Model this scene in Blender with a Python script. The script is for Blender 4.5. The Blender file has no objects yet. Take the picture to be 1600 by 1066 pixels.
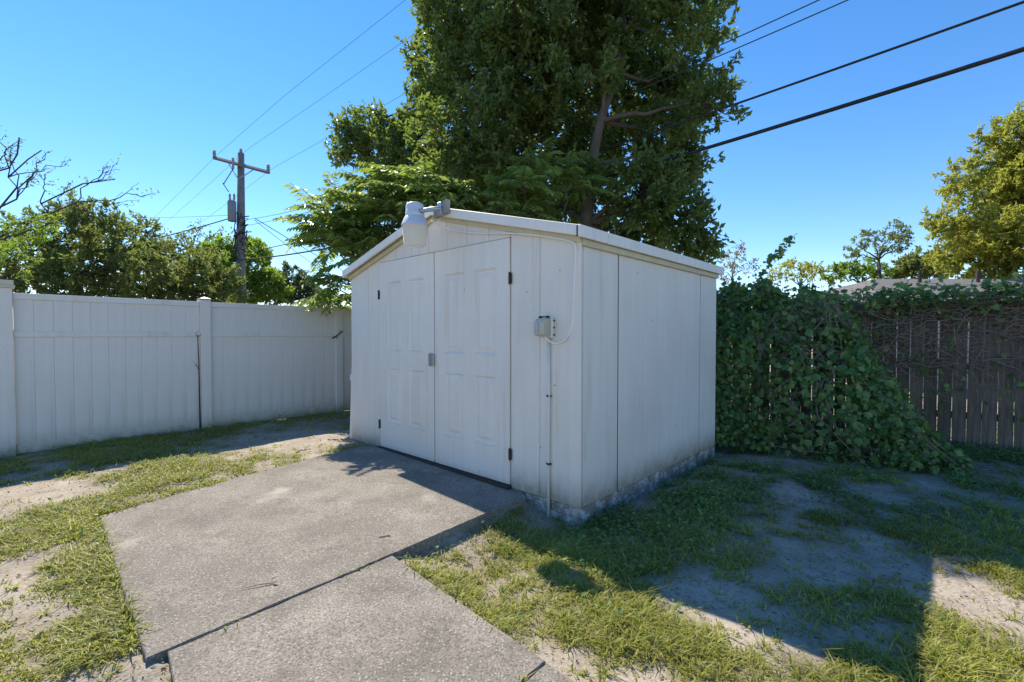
import bpy, bmesh, math, random
import numpy as np
from mathutils import Vector, Matrix

# ------------------------------------------------------------------ camera, sky, sun, exposure
scene = bpy.context.scene
CAM_H, F_PX, PITCH, HOR = 1.36, 728.0, 0.0219, 523.6
cam_data = bpy.data.cameras.new("camera")
cam_data.sensor_width = 36.0
cam_data.lens = F_PX / 1600 * 36
cam_data.shift_y = (HOR - (533 - F_PX * math.tan(PITCH))) / 1600
cam_data.clip_start = 0.05
cam_data.clip_end = 2000
cam = bpy.data.objects.new("camera", cam_data)
cam.location = (0, 0, CAM_H)
cam.rotation_euler = (math.pi / 2 - PITCH, 0, 0)
scene.collection.objects.link(cam)
scene.camera = cam

SUN_EL, SUN_AZ = math.radians(48.5), math.radians(-35.1)      # azimuth from +Y, negative = left
world = bpy.data.worlds.new("World")
scene.world = world
world.use_nodes = True
wn = world.node_tree
sky = wn.nodes.new('ShaderNodeTexSky')
sky.sky_type = 'NISHITA'
sky.sun_disc = False
sky.sun_elevation = SUN_EL
sky.sun_rotation = SUN_AZ
sky.altitude = 0
sky.air_density = 1.0
sky.dust_density = 0.0
sky.ozone_density = 4.0
hs = wn.nodes.new('ShaderNodeHueSaturation')
hs.inputs['Saturation'].default_value = 1.25
wn.links.new(sky.outputs[0], hs.inputs['Color'])
tn = wn.nodes.new('ShaderNodeMixRGB')
tn.blend_type = 'MULTIPLY'
tn.inputs[0].default_value = 1.0
tn.inputs[2].default_value = (1.05, .945, .95, 1)
wn.links.new(hs.outputs[0], tn.inputs[1])
wn.links.new(tn.outputs[0], wn.nodes['Background'].inputs[0])
wn.nodes['Background'].inputs[1].default_value = 0.135

sun_data = bpy.data.lights.new("sun", 'SUN')
sun_data.energy = 4.5
sun_data.angle = math.radians(0.5)
sun_data.color = (1.0, 0.90, 0.74)
sun = bpy.data.objects.new("sun", sun_data)
sd = Vector((math.sin(SUN_AZ) * math.cos(SUN_EL), math.cos(SUN_AZ) * math.cos(SUN_EL), math.sin(SUN_EL)))
sun.rotation_euler = (-sd).to_track_quat('-Z', 'Y').to_euler()
sun.location = sd * 30
scene.collection.objects.link(sun)

scene.view_settings.view_transform = 'Standard'
scene.view_settings.look = 'None'
scene.view_settings.gamma = 1.0
scene.view_settings.use_curve_mapping = False
scene.view_settings.exposure = 0.8
scene.cycles.use_denoising = True
scene.cycles.max_bounces = 8
scene.cycles.transparent_max_bounces = 8

# ------------------------------------------------------------------ helpers
COL = scene.collection
rng = np.random.default_rng(7)
random.seed(7)
CT, ST, TT = math.cos(PITCH), math.sin(PITCH), math.tan(PITCH)

def ray(px, py):
    x = (px - 800) / F_PX
    v = TT - (py - HOR) / F_PX
    return np.array([x, CT + v * ST, -ST + v * CT])

def G(px, py, z=-0.1):                 # point of the picture on a level plane
    d = ray(px, py)
    k = (z - CAM_H) / d[2]
    return np.array([d[0] * k, d[1] * k, z])

def at(px, py, Y):                     # point of the picture at a distance
    d = ray(px, py)
    k = Y / d[1]
    return np.array([d[0] * k, Y, CAM_H + d[2] * k])

def onplane(px, py, p0, n):
    d = ray(px, py)
    o = np.array([0, 0, CAM_H])
    k = np.dot(np.array(p0) - o, n) / np.dot(d, n)
    return o + d * k

def norm(a):
    a = np.asarray(a, float)
    return a / np.maximum(np.linalg.norm(a, axis=-1, keepdims=True), 1e-9)

def hash2(ix, iy, seed):
    h = np.sin(ix * 127.1 + iy * 311.7 + seed * 74.7) * 43758.5453
    return h - np.floor(h)

def vnoise(x, y, seed=0):
    ix, iy = np.floor(x), np.floor(y)
    fx, fy = x - ix, y - iy
    fx, fy = fx * fx * (3 - 2 * fx), fy * fy * (3 - 2 * fy)
    a, b = hash2(ix, iy, seed), hash2(ix + 1, iy, seed)
    c, d = hash2(ix, iy + 1, seed), hash2(ix + 1, iy + 1, seed)
    return (a * (1 - fx) + b * fx) * (1 - fy) + (c * (1 - fx) + d * fx) * fy

def fbm(x, y, seed=0, oct=4):
    s, a, t = 0, 1, 0
    for k in range(oct):
        s = s + a * vnoise(x * 2 ** k, y * 2 ** k, seed + k)
        t += a
        a *= .5
    return s / t

def sstep(a, b, x):
    t = np.clip((x - a) / (b - a), 0, 1)
    return t * t * (3 - 2 * t)

def tag(o, label=None, cat=None, group=None, kind=None):
    if label: o["label"] = label
    if cat: o["category"] = cat
    if group: o["group"] = group
    if kind: o["kind"] = kind
    return o

def empty(name, loc=(0, 0, 0), rz=0, parent=None):
    o = bpy.data.objects.new(name, None)
    o.empty_display_size = .1
    o.location = loc
    o.rotation_euler = (0, 0, rz)
    o.parent = parent
    COL.objects.link(o)
    return o

def link(name, me, parent=None, loc=None, rot=None):
    o = bpy.data.objects.new(name, me)
    o.parent = parent
    if loc is not None: o.location = loc
    if rot is not None: o.rotation_euler = rot
    COL.objects.link(o)
    return o

def np_mesh(name, V, Fs, mat, smooth=False, attr=None):
    V = np.asarray(V, np.float32)
    if not isinstance(Fs, list): Fs = [Fs]
    Fs = [np.asarray(f, np.int32) for f in Fs if len(f)]
    me = bpy.data.meshes.new(name)
    me.vertices.add(len(V))
    me.vertices.foreach_set("co", V.ravel())
    lt = np.concatenate([np.full(len(f), f.shape[1], np.int32) for f in Fs])
    li = np.concatenate([f.ravel() for f in Fs])
    ls = np.concatenate([[0], np.cumsum(lt)[:-1]]).astype(np.int32)
    me.loops.add(len(li))
    me.loops.foreach_set("vertex_index", li)
    me.polygons.add(len(lt))
    me.polygons.foreach_set("loop_start", ls)
    me.polygons.foreach_set("loop_total", lt)
    me.polygons.foreach_set("use_smooth", np.full(len(lt), bool(smooth)))
    if attr is not None:
        for k, a in attr.items():
            at_ = me.attributes.new(k, 'FLOAT', 'POINT')
            at_.data.foreach_set("value", np.asarray(a, np.float32))
    me.update(calc_edges=True)
    me.validate()
    me.materials.append(mat)
    return me

class Acc:                              # collects tubes, boxes and sheets into one mesh
    def __init__(self):
        self.V, self.T, self.Q, self.n = [], [], [], 0
    def add(self, V, T=None, Q=None):
        V = np.asarray(V, float)
        self.V.append(V)
        if T is not None and len(T): self.T.append(np.asarray(T) + self.n)
        if Q is not None and len(Q): self.Q.append(np.asarray(Q) + self.n)
        self.n += len(V)
        return self
    def tube(self, pts, rad, n=6, cap=True):
        pts = np.asarray(pts, float)
        m = len(pts)
        rad = np.broadcast_to(np.asarray(rad, float), (m,))
        tan = norm(np.gradient(pts, axis=0))
        ref = np.array([0, 0, 1.]) if abs(tan[0][2]) < .9 else np.array([1., 0, 0])
        s = norm(np.cross(tan, ref))
        u = np.cross(s, tan)
        an = np.arange(n) * 2 * math.pi / n
        V = (pts[:, None] + rad[:, None, None] * (np.cos(an)[None, :, None] * s[:, None] + np.sin(an)[None, :, None] * u[:, None])).reshape(-1, 3)
        i = np.arange(m - 1)[:, None] * n
        j = np.arange(n)[None]
        k = (j + 1) % n
        Q = np.stack([i + j, i + k, i + n + k, i + n + j], -1).reshape(-1, 4)
        T = []
        if cap:
            V = np.vstack([V, pts[:1], pts[-1:]])
            c0, c1 = m * n, m * n + 1
            T = [[c0, (q + 1) % n, q] for q in range(n)] + [[c1, (m - 1) * n + q, (m - 1) * n + (q + 1) % n] for q in range(n)]
        return self.add(V, T, Q)
    def box(self, lo, hi):
        x0, y0, z0 = lo
        x1, y1, z1 = hi
        V = [(x0, y0, z0), (x1, y0, z0), (x1, y1, z0), (x0, y1, z0), (x0, y0, z1), (x1, y0, z1), (x1, y1, z1), (x0, y1, z1)]
        Q = [(0, 3, 2, 1), (4, 5, 6, 7), (0, 1, 5, 4), (1, 2, 6, 5), (2, 3, 7, 6), (3, 0, 4, 7)]
        return self.add(V, None, Q)
    def prism(self, poly, ax, lo, hi):   # polygon in the two other axes, swept along axis ax
        n = len(poly)
        V = []
        for d in (lo, hi):
            for p in poly:
                q = list(p)
                q.insert(ax, d)
                V.append(q)
        self.add(V, None, [(i, (i + 1) % n, n + (i + 1) % n, n + i) for i in range(n)])
        base = self.n - 2 * n
        self.ng = getattr(self, 'ng', []) + [[base + i for i in range(n)][::-1], [base + n + i for i in range(n)]]
        return self
    def lathe(self, prof, n=24):
        prof = np.asarray(prof, float)
        an = np.arange(n) * 2 * math.pi / n
        V = np.stack([prof[:, None, 0] * np.cos(an), prof[:, None, 0] * np.sin(an), np.repeat(prof[:, 1:2], n, 1)], -1).reshape(-1, 3)
        m = len(prof)
        i = np.arange(m - 1)[:, None] * n
        j = np.arange(n)[None]
        k = (j + 1) % n
        return self.add(V, None, np.stack([i + j, i + k, i + n + k, i + n + j], -1).reshape(-1, 4))
    def mesh(self, name, mat, smooth=False, bevel=0, fix=True):
        V = np.vstack(self.V)
        Fs = []
        if self.T: Fs.append(np.vstack(self.T))
        if self.Q: Fs.append(np.vstack(self.Q))
        for g in getattr(self, 'ng', []): Fs.append(np.array([g]))
        me = np_mesh(name, V, Fs, mat, smooth)
        if bevel or fix:
            bm = bmesh.new()
            bm.from_mesh(me)
            bmesh.ops.recalc_face_normals(bm, faces=bm.faces)
            if bevel:
                bmesh.ops.bevel(bm, geom=list(bm.edges), offset=bevel, segments=1, affect='EDGES', clamp_overlap=True)
            bm.to_mesh(me)
            bm.free()
        return me
    def obj(self, name, mat, parent=None, smooth=False, bevel=0, fix=True, **kw):
        return link(name, self.mesh(name, mat, smooth, bevel, fix), parent, **kw)

# ------------------------------------------------------------------ materials
def new_mat(name):
    m = bpy.data.materials.new(name)
    m.use_nodes = True
    nt = m.node_tree
    b = nt.nodes['Principled BSDF']
    return m, nt, b

def nd(nt, kind, **kw):
    n = nt.nodes.new('ShaderNode' + kind)
    for k, v in kw.items():
        if k in n.inputs: n.inputs[k].default_value = v
        elif hasattr(n, k): setattr(n, k, v)
    return n

def coords(nt, scale=(1, 1, 1), kind='Object'):
    tc = nd(nt, 'TexCoord')
    mp = nd(nt, 'Mapping')
    mp.inputs['Scale'].default_value = scale
    nt.links.new(tc.outputs[kind], mp.inputs[0])
    return mp.outputs[0]

def noise(nt, vec, scale, detail=4, rough=.55):
    n = nd(nt, 'TexNoise')
    n.inputs['Scale'].default_value = scale
    n.inputs['Detail'].default_value = detail
    n.inputs['Roughness'].default_value = rough
    if vec is not None: nt.links.new(vec, n.inputs['Vector'])
    return n.outputs['Fac']

def ramp(nt, fac, stops):
    r = nd(nt, 'ValToRGB')
    els = r.color_ramp.elements
    while len(els) < len(stops): els.new(.5)
    for e, (p, c) in zip(els, stops):
        e.position = p
        e.color = (*c, 1) if len(c) == 3 else c
    nt.links.new(fac, r.inputs[0])
    return r.outputs[0]

def mix(nt, a, b, fac, mode='MIX'):
    m = nd(nt, 'MixRGB', blend_type=mode)
    for sock, v in ((m.inputs[0], fac), (m.inputs[1], a), (m.inputs[2], b)):
        if isinstance(v, (int, float)): sock.default_value = v
        elif isinstance(v, tuple): sock.default_value = (*v, 1)
        else: nt.links.new(v, sock)
    return m.outputs[0]

def math_(nt, op, a, b=0.0):
    m = nd(nt, 'Math', operation=op)
    for sock, v in ((m.inputs[0], a), (m.inputs[1], b)):
        if isinstance(v, (int, float)): sock.default_value = v
        else: nt.links.new(v, sock)
    return m.outputs[0]

def bump(nt, b, h, strength, dist=.01):
    n = nd(nt, 'Bump')
    n.inputs['Strength'].default_value = strength
    n.inputs['Distance'].default_value = dist
    nt.links.new(h, n.inputs['Height'])
    nt.links.new(n.outputs[0], b.inputs['Normal'])

def sep_z(nt, vec):
    s = nd(nt, 'SeparateXYZ')
    nt.links.new(vec, s.inputs[0])
    return s.outputs

BW = [(0, (0, 0, 0)), (1, (1, 1, 1))]

def painted(name, base, dirt, rough=.55, dirt_h=.25, streak=.1, specks=True, z0=0.0):
    m, nt, b = new_mat(name)
    v = coords(nt)
    st = noise(nt, coords(nt, (9, 9, .5)), 1.4, 5)
    big = noise(nt, v, 1.3, 5)
    c = mix(nt, base, tuple(x * .91 for x in base), ramp(nt, st, [(.4, (0, 0, 0)), (.8, (1, 1, 1))]))
    c = mix(nt, c, tuple(x * y for x, y in zip(base, (.90, .88, .84))), ramp(nt, big, [(.45, (0, 0, 0)), (.75, (.9, .9, .9))]))
    c = mix(nt, c, tuple(x * y for x, y in zip(base, (.70, .63, .52))), ramp(nt, noise(nt, coords(nt, (5, 5, .35)), 2.3, 7, .7), [(.56, (0, 0, 0)), (.80, (.6, .6, .6))]))
    z = sep_z(nt, v)[2]
    low = math_(nt, 'SUBTRACT', 1.0, math_(nt, 'DIVIDE', math_(nt, 'SUBTRACT', z, z0), dirt_h))
    low = math_(nt, 'MAXIMUM', low, 0.0)
    dn = noise(nt, coords(nt, (1, 1, .6)), 9, 6, .65)
    f = math_(nt, 'MULTIPLY', math_(nt, 'MULTIPLY', low, low), math_(nt, 'MULTIPLY', dn, 2.0))
    c = mix(nt, c, dirt, math_(nt, 'MINIMUM', f, .85))
    if specks:
        sp = noise(nt, v, 38, 2, .5)
        c = mix(nt, c, (.10, .09, .08), ramp(nt, sp, [(.765, (0, 0, 0)), (.785, (.8, .8, .8))]))
    nt.links.new(c, b.inputs['Base Color'])
    b.inputs['Roughness'].default_value = rough
    bump(nt, b, noise(nt, coords(nt, (14, 14, 2)), 6, 4), .12, .006)
    return m

M = {}
M['shed_paint'] = painted('shed_paint', (.82, .755, .665), (.32, .26, .19), .6, .32)
M['door_paint'] = painted('door_paint', (.82, .76, .675), (.42, .38, .31), .5, .10)
M['vinyl'] = painted('vinyl', (.81, .76, .69), (.26, .25, .16), .42, .34)
M['trim_paint'] = painted('trim_paint', (.86, .81, .73), (.5, .45, .36), .5, .01, specks=True, z0=-5)

def simple(name, col, rough=.6, metal=0.0, var=.25, scale=12, bump_s=.1):
    m, nt, b = new_mat(name)
    n = noise(nt, coords(nt), scale, 5)
    nt.links.new(mix(nt, tuple(x * (1 - var) for x in col), tuple(min(1, x * (1 + var)) for x in col), n), b.inputs['Base Color'])
    b.inputs['Roughness'].default_value = rough
    b.inputs['Metallic'].default_value = metal
    if bump_s: bump(nt, b, noise(nt, coords(nt), scale * 4, 3), bump_s, .004)
    return m

M['yellow_trim'] = simple('aged_trim', (.60, .54, .36), .6, 0, .22, 7)
M['dark_core'] = simple('dark_core', (.05, .035, .025), .9)
M['rust'] = simple('rusty_iron', (.07, .045, .035), .8, .2, .5, 40)
M['galv'] = simple('galvanised_metal', (.42, .45, .50), .42, .6, .12, 20, .03)
M['lamp_metal'] = simple('lamp_metal', (.62, .64, .68), .4, .1, .08, 15, .02)
M['latch'] = simple('latch_metal', (.36, .37, .37), .4, .7, .2, 30)
M['old_wood'] = simple('weathered_block', (.30, .29, .26), .85, 0, .4, 14, .4)
M['cable_white'] = simple('white_cable', (.86, .85, .82), .5, 0, .03, 10, 0)
M['pvc'] = simple('grey_white_pvc', (.72, .72, .66), .5, 0, .15, 10, .05)
M['cover'] = simple('aged_plastic', (.50, .47, .36), .35, 0, .25, 18, .05)
M['black'] = simple('black_rubber', (.015, .015, .016), .6, 0, .2, 10, 0)
M['wire'] = simple('grey_wire', (.05, .055, .065), .85, 0, .1, 10, 0)
M['wire_grey'] = simple('transformer_grey', (.22, .23, .24), .6, 0, .15, 8, 0)
M['pole'] = simple('pole_wood', (.19, .18, .172), .9, 0, .4, 5, .3)
M['porcelain'] = simple('porcelain', (.30, .28, .27), .3, 0, .1, 10, 0)
M['bark'] = simple('bark', (.105, .08, .06), .95, 0, .45, 9, .6)
M['bark_dark'] = simple('bark_dark', (.06, .05, .042), .95, 0, .4, 9, .5)
M['twig'] = simple('dry_twig', (.26, .20, .15), .9, 0, .5, 6, 0)
M['beige_cap'] = simple('beige_cap', (.62, .56, .40), .5, 0, .1, 9, 0)
M['wallfar'] = simple('stucco', (.5, .45, .38), .9, 0, .1, 5, .1)

# acrylic lens
m, nt, b = new_mat('acrylic_lens')
b.inputs['Base Color'].default_value = (.90, .90, .87, 1)
b.inputs['Roughness'].default_value = .3
tr = nd(nt, 'BsdfTranslucent')
tr.inputs[0].default_value = (.93, .93, .9, 1)
ms = nd(nt, 'MixShader')
ms.inputs[0].default_value = .7
nt.links.new(b.outputs[0], ms.inputs[1])
nt.links.new(tr.outputs[0], ms.inputs[2])
nt.links.new(ms.outputs[0], nt.nodes['Material Output'].inputs[0])
M['lens'] = m

# weathered fence wood with grain along z
m, nt, b = new_mat('fence_wood')
oi = nd(nt, 'ObjectInfo')
gr = noise(nt, coords(nt, (30, 30, 1.2)), 2.2, 6, .7)
c = ramp(nt, gr, [(.3, (.07, .052, .036)), (.55, (.20, .155, .115)), (.8, (.33, .265, .20))])
rv = nd(nt, 'MapRange')
nt.links.new(oi.outputs['Random'], rv.inputs[0])
rv.inputs['To Min'].default_value = .65
rv.inputs['To Max'].default_value = 1.2
c = mix(nt, c, rv.outputs[0], 1.0, 'MULTIPLY')
nt.links.new(c, b.inputs['Base Color'])
b.inputs['Roughness'].default_value = .92
bump(nt, b, gr, .5, .01)
M['fence_wood'] = m

# exposed aggregate concrete
def concrete(name, tone=1.0, peel=False):
    m, nt, b = new_mat(name)
    v = coords(nt)
    st = noise(nt, v, 1.6, 6, .6)
    fine = noise(nt, v, 90, 3, .6)
    vo = nd(nt, 'TexVoronoi', feature='F1')
    vo.inputs['Scale'].default_value = 75
    nt.links.new(v, vo.inputs['Vector'])
    c = ramp(nt, st, [(.30, (.17 * tone, .15 * tone, .122 * tone)), (.52, (.25 * tone, .222 * tone, .185 * tone)), (.72, (.35 * tone, .315 * tone, .265 * tone))])
    c = mix(nt, c, tuple(x * tone for x in (.13, .113, .092)), ramp(nt, noise(nt, v, 4.5, 7, .7), [(.48, (0, 0, 0)), (.72, (.75, .75, .75))]))
    c = mix(nt, c, (.085, .075, .062), ramp(nt, fine, [(.38, (.8, .8, .8)), (.54, (0, 0, 0))]))
    c = mix(nt, c, tuple(x * tone for x in (.46, .42, .36)), ramp(nt, noise(nt, v, 2.1, 3, .5), [(.62, (0, 0, 0)), (.74, (.55, .55, .55))]))
    cl = nd(nt, 'SeparateColor')
    nt.links.new(vo.outputs['Color'], cl.inputs[0])
    peb = math_(nt, 'MULTIPLY', ramp(nt, cl.outputs[0], [(.72, (0, 0, 0)), (.80, (1, 1, 1))]), ramp(nt, vo.outputs['Distance'], [(.2, (1, 1, 1)), (.5, (0, 0, 0))]))
    c = mix(nt, c, (.56, .53, .48), math_(nt, 'MULTIPLY', peb, .5))
    if peel:
        pl = noise(nt, coords(nt, (1, 1, 2)), 7, 7, .7)
        c = mix(nt, c, (.62, .60, .57), ramp(nt, pl, [(.50, (0, 0, 0)), (.60, (.85, .85, .85))]))
        c = mix(nt, c, (.10, .075, .05), ramp(nt, noise(nt, coords(nt, (1, 1, .4)), 4, 6, .7), [(.50, (0, 0, 0)), (.66, (.75, .75, .75))]))
    nt.links.new(c, b.inputs['Base Color'])
    b.inputs['Roughness'].default_value = .9
    hh = math_(nt, 'ADD', fine, math_(nt, 'MULTIPLY', peb, .5))
    bump(nt, b, hh, .55, .006)
    return m
M['concrete'] = concrete('aggregate_concrete')
M['foundation'] = concrete('peeling_foundation', 1.35, True)

# ground: pale sand, brown soil and thatch where the 'cover' attribute says plants grow
m, nt, b = new_mat('sandy_ground')
v = coords(nt)
ca = nd(nt, 'Attribute', attribute_name='cover')
n1 = noise(nt, v, 3.5, 7, .65)
n2 = noise(nt, v, 45, 4, .65)
n3 = noise(nt, v, 14, 5, .7)
sand = ramp(nt, n1, [(.3, (.27, .225, .175)), (.55, (.40, .345, .275)), (.75, (.53, .465, .385))])
sand = mix(nt, sand, (.15, .12, .095), ramp(nt, n2, [(.30, (.75, .75, .75)), (.46, (0, 0, 0))]))
sand = mix(nt, sand, (.19, .15, .11), ramp(nt, noise(nt, v, 7, 7, .72), [(.50, (0, 0, 0)), (.66, (.75, .75, .75))]))
soil = ramp(nt, n3, [(.3, (.09, .075, .05)), (.5, (.17, .14, .095)), (.75, (.27, .225, .16))])
soil = mix(nt, soil, (.07, .085, .03), ramp(nt, n1, [(.4, (0, 0, 0)), (.7, (.6, .6, .6))]))
f = math_(nt, 'ADD', ca.outputs['Fac'], math_(nt, 'MULTIPLY', math_(nt, 'SUBTRACT', n3, .5), 1.1))
nt.links.new(mix(nt, sand, soil, ramp(nt, f, [(.12, (0, 0, 0)), (.85, (1, 1, 1))])), b.inputs['Base Color'])
b.inputs['Roughness'].default_value = .95
bump(nt, b, math_(nt, 'ADD', n2, n3), .7, .015)
M['ground'] = m

def leafmat(name, ca, cb, trans, tw=.35, rough=.45, spec=.4, cc=None):
    m, nt, b = new_mat(name)
    g = nd(nt, 'NewGeometry')
    stops = [(0, ca), (.75, cb)] + ([(1, cc)] if cc else [])
    c = ramp(nt, g.outputs['Random Per Island'], stops)
    c = mix(nt, c, ramp(nt, noise(nt, coords(nt), .9, 3), [(.3, (.65, .65, .65)), (.7, (1.25, 1.25, 1.2))]), 1.0, 'MULTIPLY')
    nt.links.new(c, b.inputs['Base Color'])
    b.inputs['Roughness'].default_value = rough
    b.inputs['Specular IOR Level'].default_value = spec
    t = nd(nt, 'BsdfTranslucent')
    nt.links.new(mix(nt, c, trans, .6), t.inputs[0])
    s = nd(nt, 'MixShader')
    s.inputs[0].default_value = tw
    nt.links.new(b.outputs[0], s.inputs[1])
    nt.links.new(t.outputs[0], s.inputs[2])
    nt.links.new(s.outputs[0], nt.nodes['Material Output'].inputs[0])
    return m

M['leaf_main'] = leafmat('laurel_leaf', (.07, .115, .034), (.13, .19, .055), (.36, .48, .07), .45, .38, .5, (.20, .20, .06))
M['leaf_frond'] = leafmat('frond_leaflet', (.13, .21, .05), (.20, .29, .075), (.45, .60, .09), .45, .35, .6, (.30, .32, .12))
M['leaf_vine'] = leafmat('vine_leaf', (.05, .115, .03), (.19, .32, .085), (.36, .58, .10), .38, .4, .5, (.36, .33, .12))
M['leaf_dull'] = leafmat('dull_leaf', (.09, .125, .045), (.165, .21, .07), (.36, .44, .09), .45, .6, .3, (.21, .19, .10))
M['leaf_bright'] = leafmat('bright_leaf', (.11, .19, .035), (.19, .30, .055), (.45, .62, .07), .5, .5, .3)
M['leaf_dark'] = leafmat('dark_leaf', (.07, .09, .05), (.13, .155, .09), (.25, .32, .1), .4, .5, .3)
M['leaf_gold'] = leafmat('golden_green_leaf', (.20, .24, .045), (.30, .33, .065), (.62, .64, .09), .5, .5, .3, (.36, .26, .07))
M['leaf_dry'] = leafmat('dry_leaf', (.20, .16, .09), (.30, .24, .13), (.35, .28, .1), .3, .7, .2)
M['grass'] = leafmat('grass_blade', (.20, .25, .045), (.37, .38, .085), (.62, .64, .10), .45, .5, .3, (.50, .43, .23))
M['weed'] = leafmat('weed_leaf', (.10, .19, .055), (.20, .30, .09), (.3, .46, .09), .35, .5, .3, (.26, .25, .11))
M['litter'] = leafmat('leaf_litter', (.10, .07, .045), (.20, .15, .10), (.2, .14, .07), .15, .8, .2, (.30, .25, .18))

# shingles
m, nt, b = new_mat('asphalt_shingle')
br = nd(nt, 'TexBrick')
br.inputs['Scale'].default_value = 3.2
br.inputs['Color1'].default_value = (.13, .122, .12, 1)
br.inputs['Color2'].default_value = (.175, .165, .16, 1)
br.inputs['Mortar'].default_value = (.10, .085, .08, 1)
br.inputs['Mortar Size'].default_value = .015
nt.links.new(coords(nt), br.inputs['Vector'])
nt.links.new(br.outputs[0], b.inputs['Base Color'])
b.inputs['Roughness'].default_value = .95
M['shingle'] = m

# ------------------------------------------------------------------ places
YAW = .7505
A = np.array([-math.cos(YAW), math.sin(YAW)])          # along the shed front, to the left
B = np.array([math.sin(YAW), math.cos(YAW)])           # along the shed side, to the back
NF = -B                                                # out of the front
C0 = np.array([.533, 3.620])                           # near corner of the shed
W, D = 3.587, 2.903
F0, DF, NFN = np.array([5.62, 6.39]), np.array([-.786, .618]), np.array([-.618, -.786])   # wooden fence
VP, VD = np.array([-4.43, 6.717]), norm(np.array([.652, .758]))                           # vinyl fence post, direction

def shed_ts(px, py, k=0.0):           # picture point on the shed's front plane, k metres in front: t, z
    p = onplane(px, py, (*(C0 + NF * k), 0), np.array([*B, 0]))
    return float(np.dot(p[:2] - C0, A)), float(p[2])

def plane_fit(P):
    P = np.asarray(P)
    c = np.linalg.lstsq(np.c_[P[:, 0], P[:, 1], np.ones(len(P))], P[:, 2], rcond=None)[0]
    return c
# slabs (top outlines)
padP = [G(228, 1032, -.055), G(612, 870, -.045), G(822, 773, .0), np.array([*(C0 + A * .62 - NF * .012), .004]), np.array([*(C0 + A * 3.0 - NF * .012), .012]), G(551, 701, .0), G(376, 744, .0), G(155, 803, -.005)]
J0, J1 = padP[0], padP[1]
wd = norm((G(850, 1037, -.07) - J1)[:2])
def off(p, d, z): return np.array([p[0] + wd[0] * d, p[1] + wd[1] * d, z])
gapv = .009
pc = plane_fit(padP)
pz_ = lambda p: pc[0] * p[0] + pc[1] * p[1] + pc[2]
zj1, zj0 = pz_(J1) - .004, pz_(J0) - .006
slab1 = [off(J1, gapv, zj1), off(J1, 1.30, zj1 - .02), off(J0, 1.30, zj0 - .02), off(J0 + np.array([.05, .06, 0]), gapv, zj0)]
slab2 = [off(J1, 1.309, zj1 - .022), off(J1, 2.7, zj1 - .04), off(J0, 2.7, zj0 - .04), off(J0, 1.309, zj0 - .022)]
SLABS = [padP, slab1, slab2]

def inside(x, y, poly):
    r = np.zeros(np.shape(x), bool)
    n = len(poly)
    for i in range(n):
        x0, y0 = poly[i][:2]
        x1, y1 = poly[(i + 1) % n][:2]
        c = ((y0 > y) != (y1 > y)) & (x < (x1 - x0) * (y - y0) / (y1 - y0 + 1e-12) + x0)
        r ^= c
    return r

def edge_dist(x, y, poly):
    best = np.full(np.shape(x), 9.0)
    n = len(poly)
    for i in range(n):
        p0, p1 = np.array(poly[i][:2]), np.array(poly[(i + 1) % n][:2])
        e = p1 - p0
        t = np.clip(((x - p0[0]) * e[0] + (y - p0[1]) * e[1]) / np.dot(e, e), 0, 1)
        best = np.minimum(best, np.hypot(x - p0[0] - t * e[0], y - p0[1] - t * e[1]))
    return best

PLN = [plane_fit(p) for p in SLABS]

def ground_z(x, y, detail=True):
    q = (x - C0[0]) * A[0] + (y - C0[1]) * A[1]
    z = -.1 + .095 * sstep(-.3, 4.2, q)
    sd_ = -q
    z = z - .075 * np.exp(-np.clip(sd_, 0, 9) / .35) * (1 - sstep(-.05, .75, q))
    far = np.hypot(x, y - 5)
    near = 1 - sstep(12, 20, far)
    z = z * near + -.05 * (1 - near)
    if detail:
        z = z + near * ((fbm(x * 1.3, y * 1.3, 3) - .5) * .05 + (fbm(x * 7, y * 7, 9) - .5) * .022)
    for poly, c in zip(SLABS, PLN):
        zi = c[0] * x + c[1] * y + c[2]
        d = edge_dist(x, y, poly)
        ins = inside(x, y, poly)
        z = np.where(ins, zi - .05, z)
        lim = zi - .012 + sstep(.0, .35, d) * .3
        left = (q > 1.0) | (zi < -.03)
        z = np.where(~ins & left, np.minimum(np.maximum(z, zi - .022 - d * .3), lim), z)
        z = np.where(~ins & ~left, np.minimum(z, lim), z)
    return z

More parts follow.
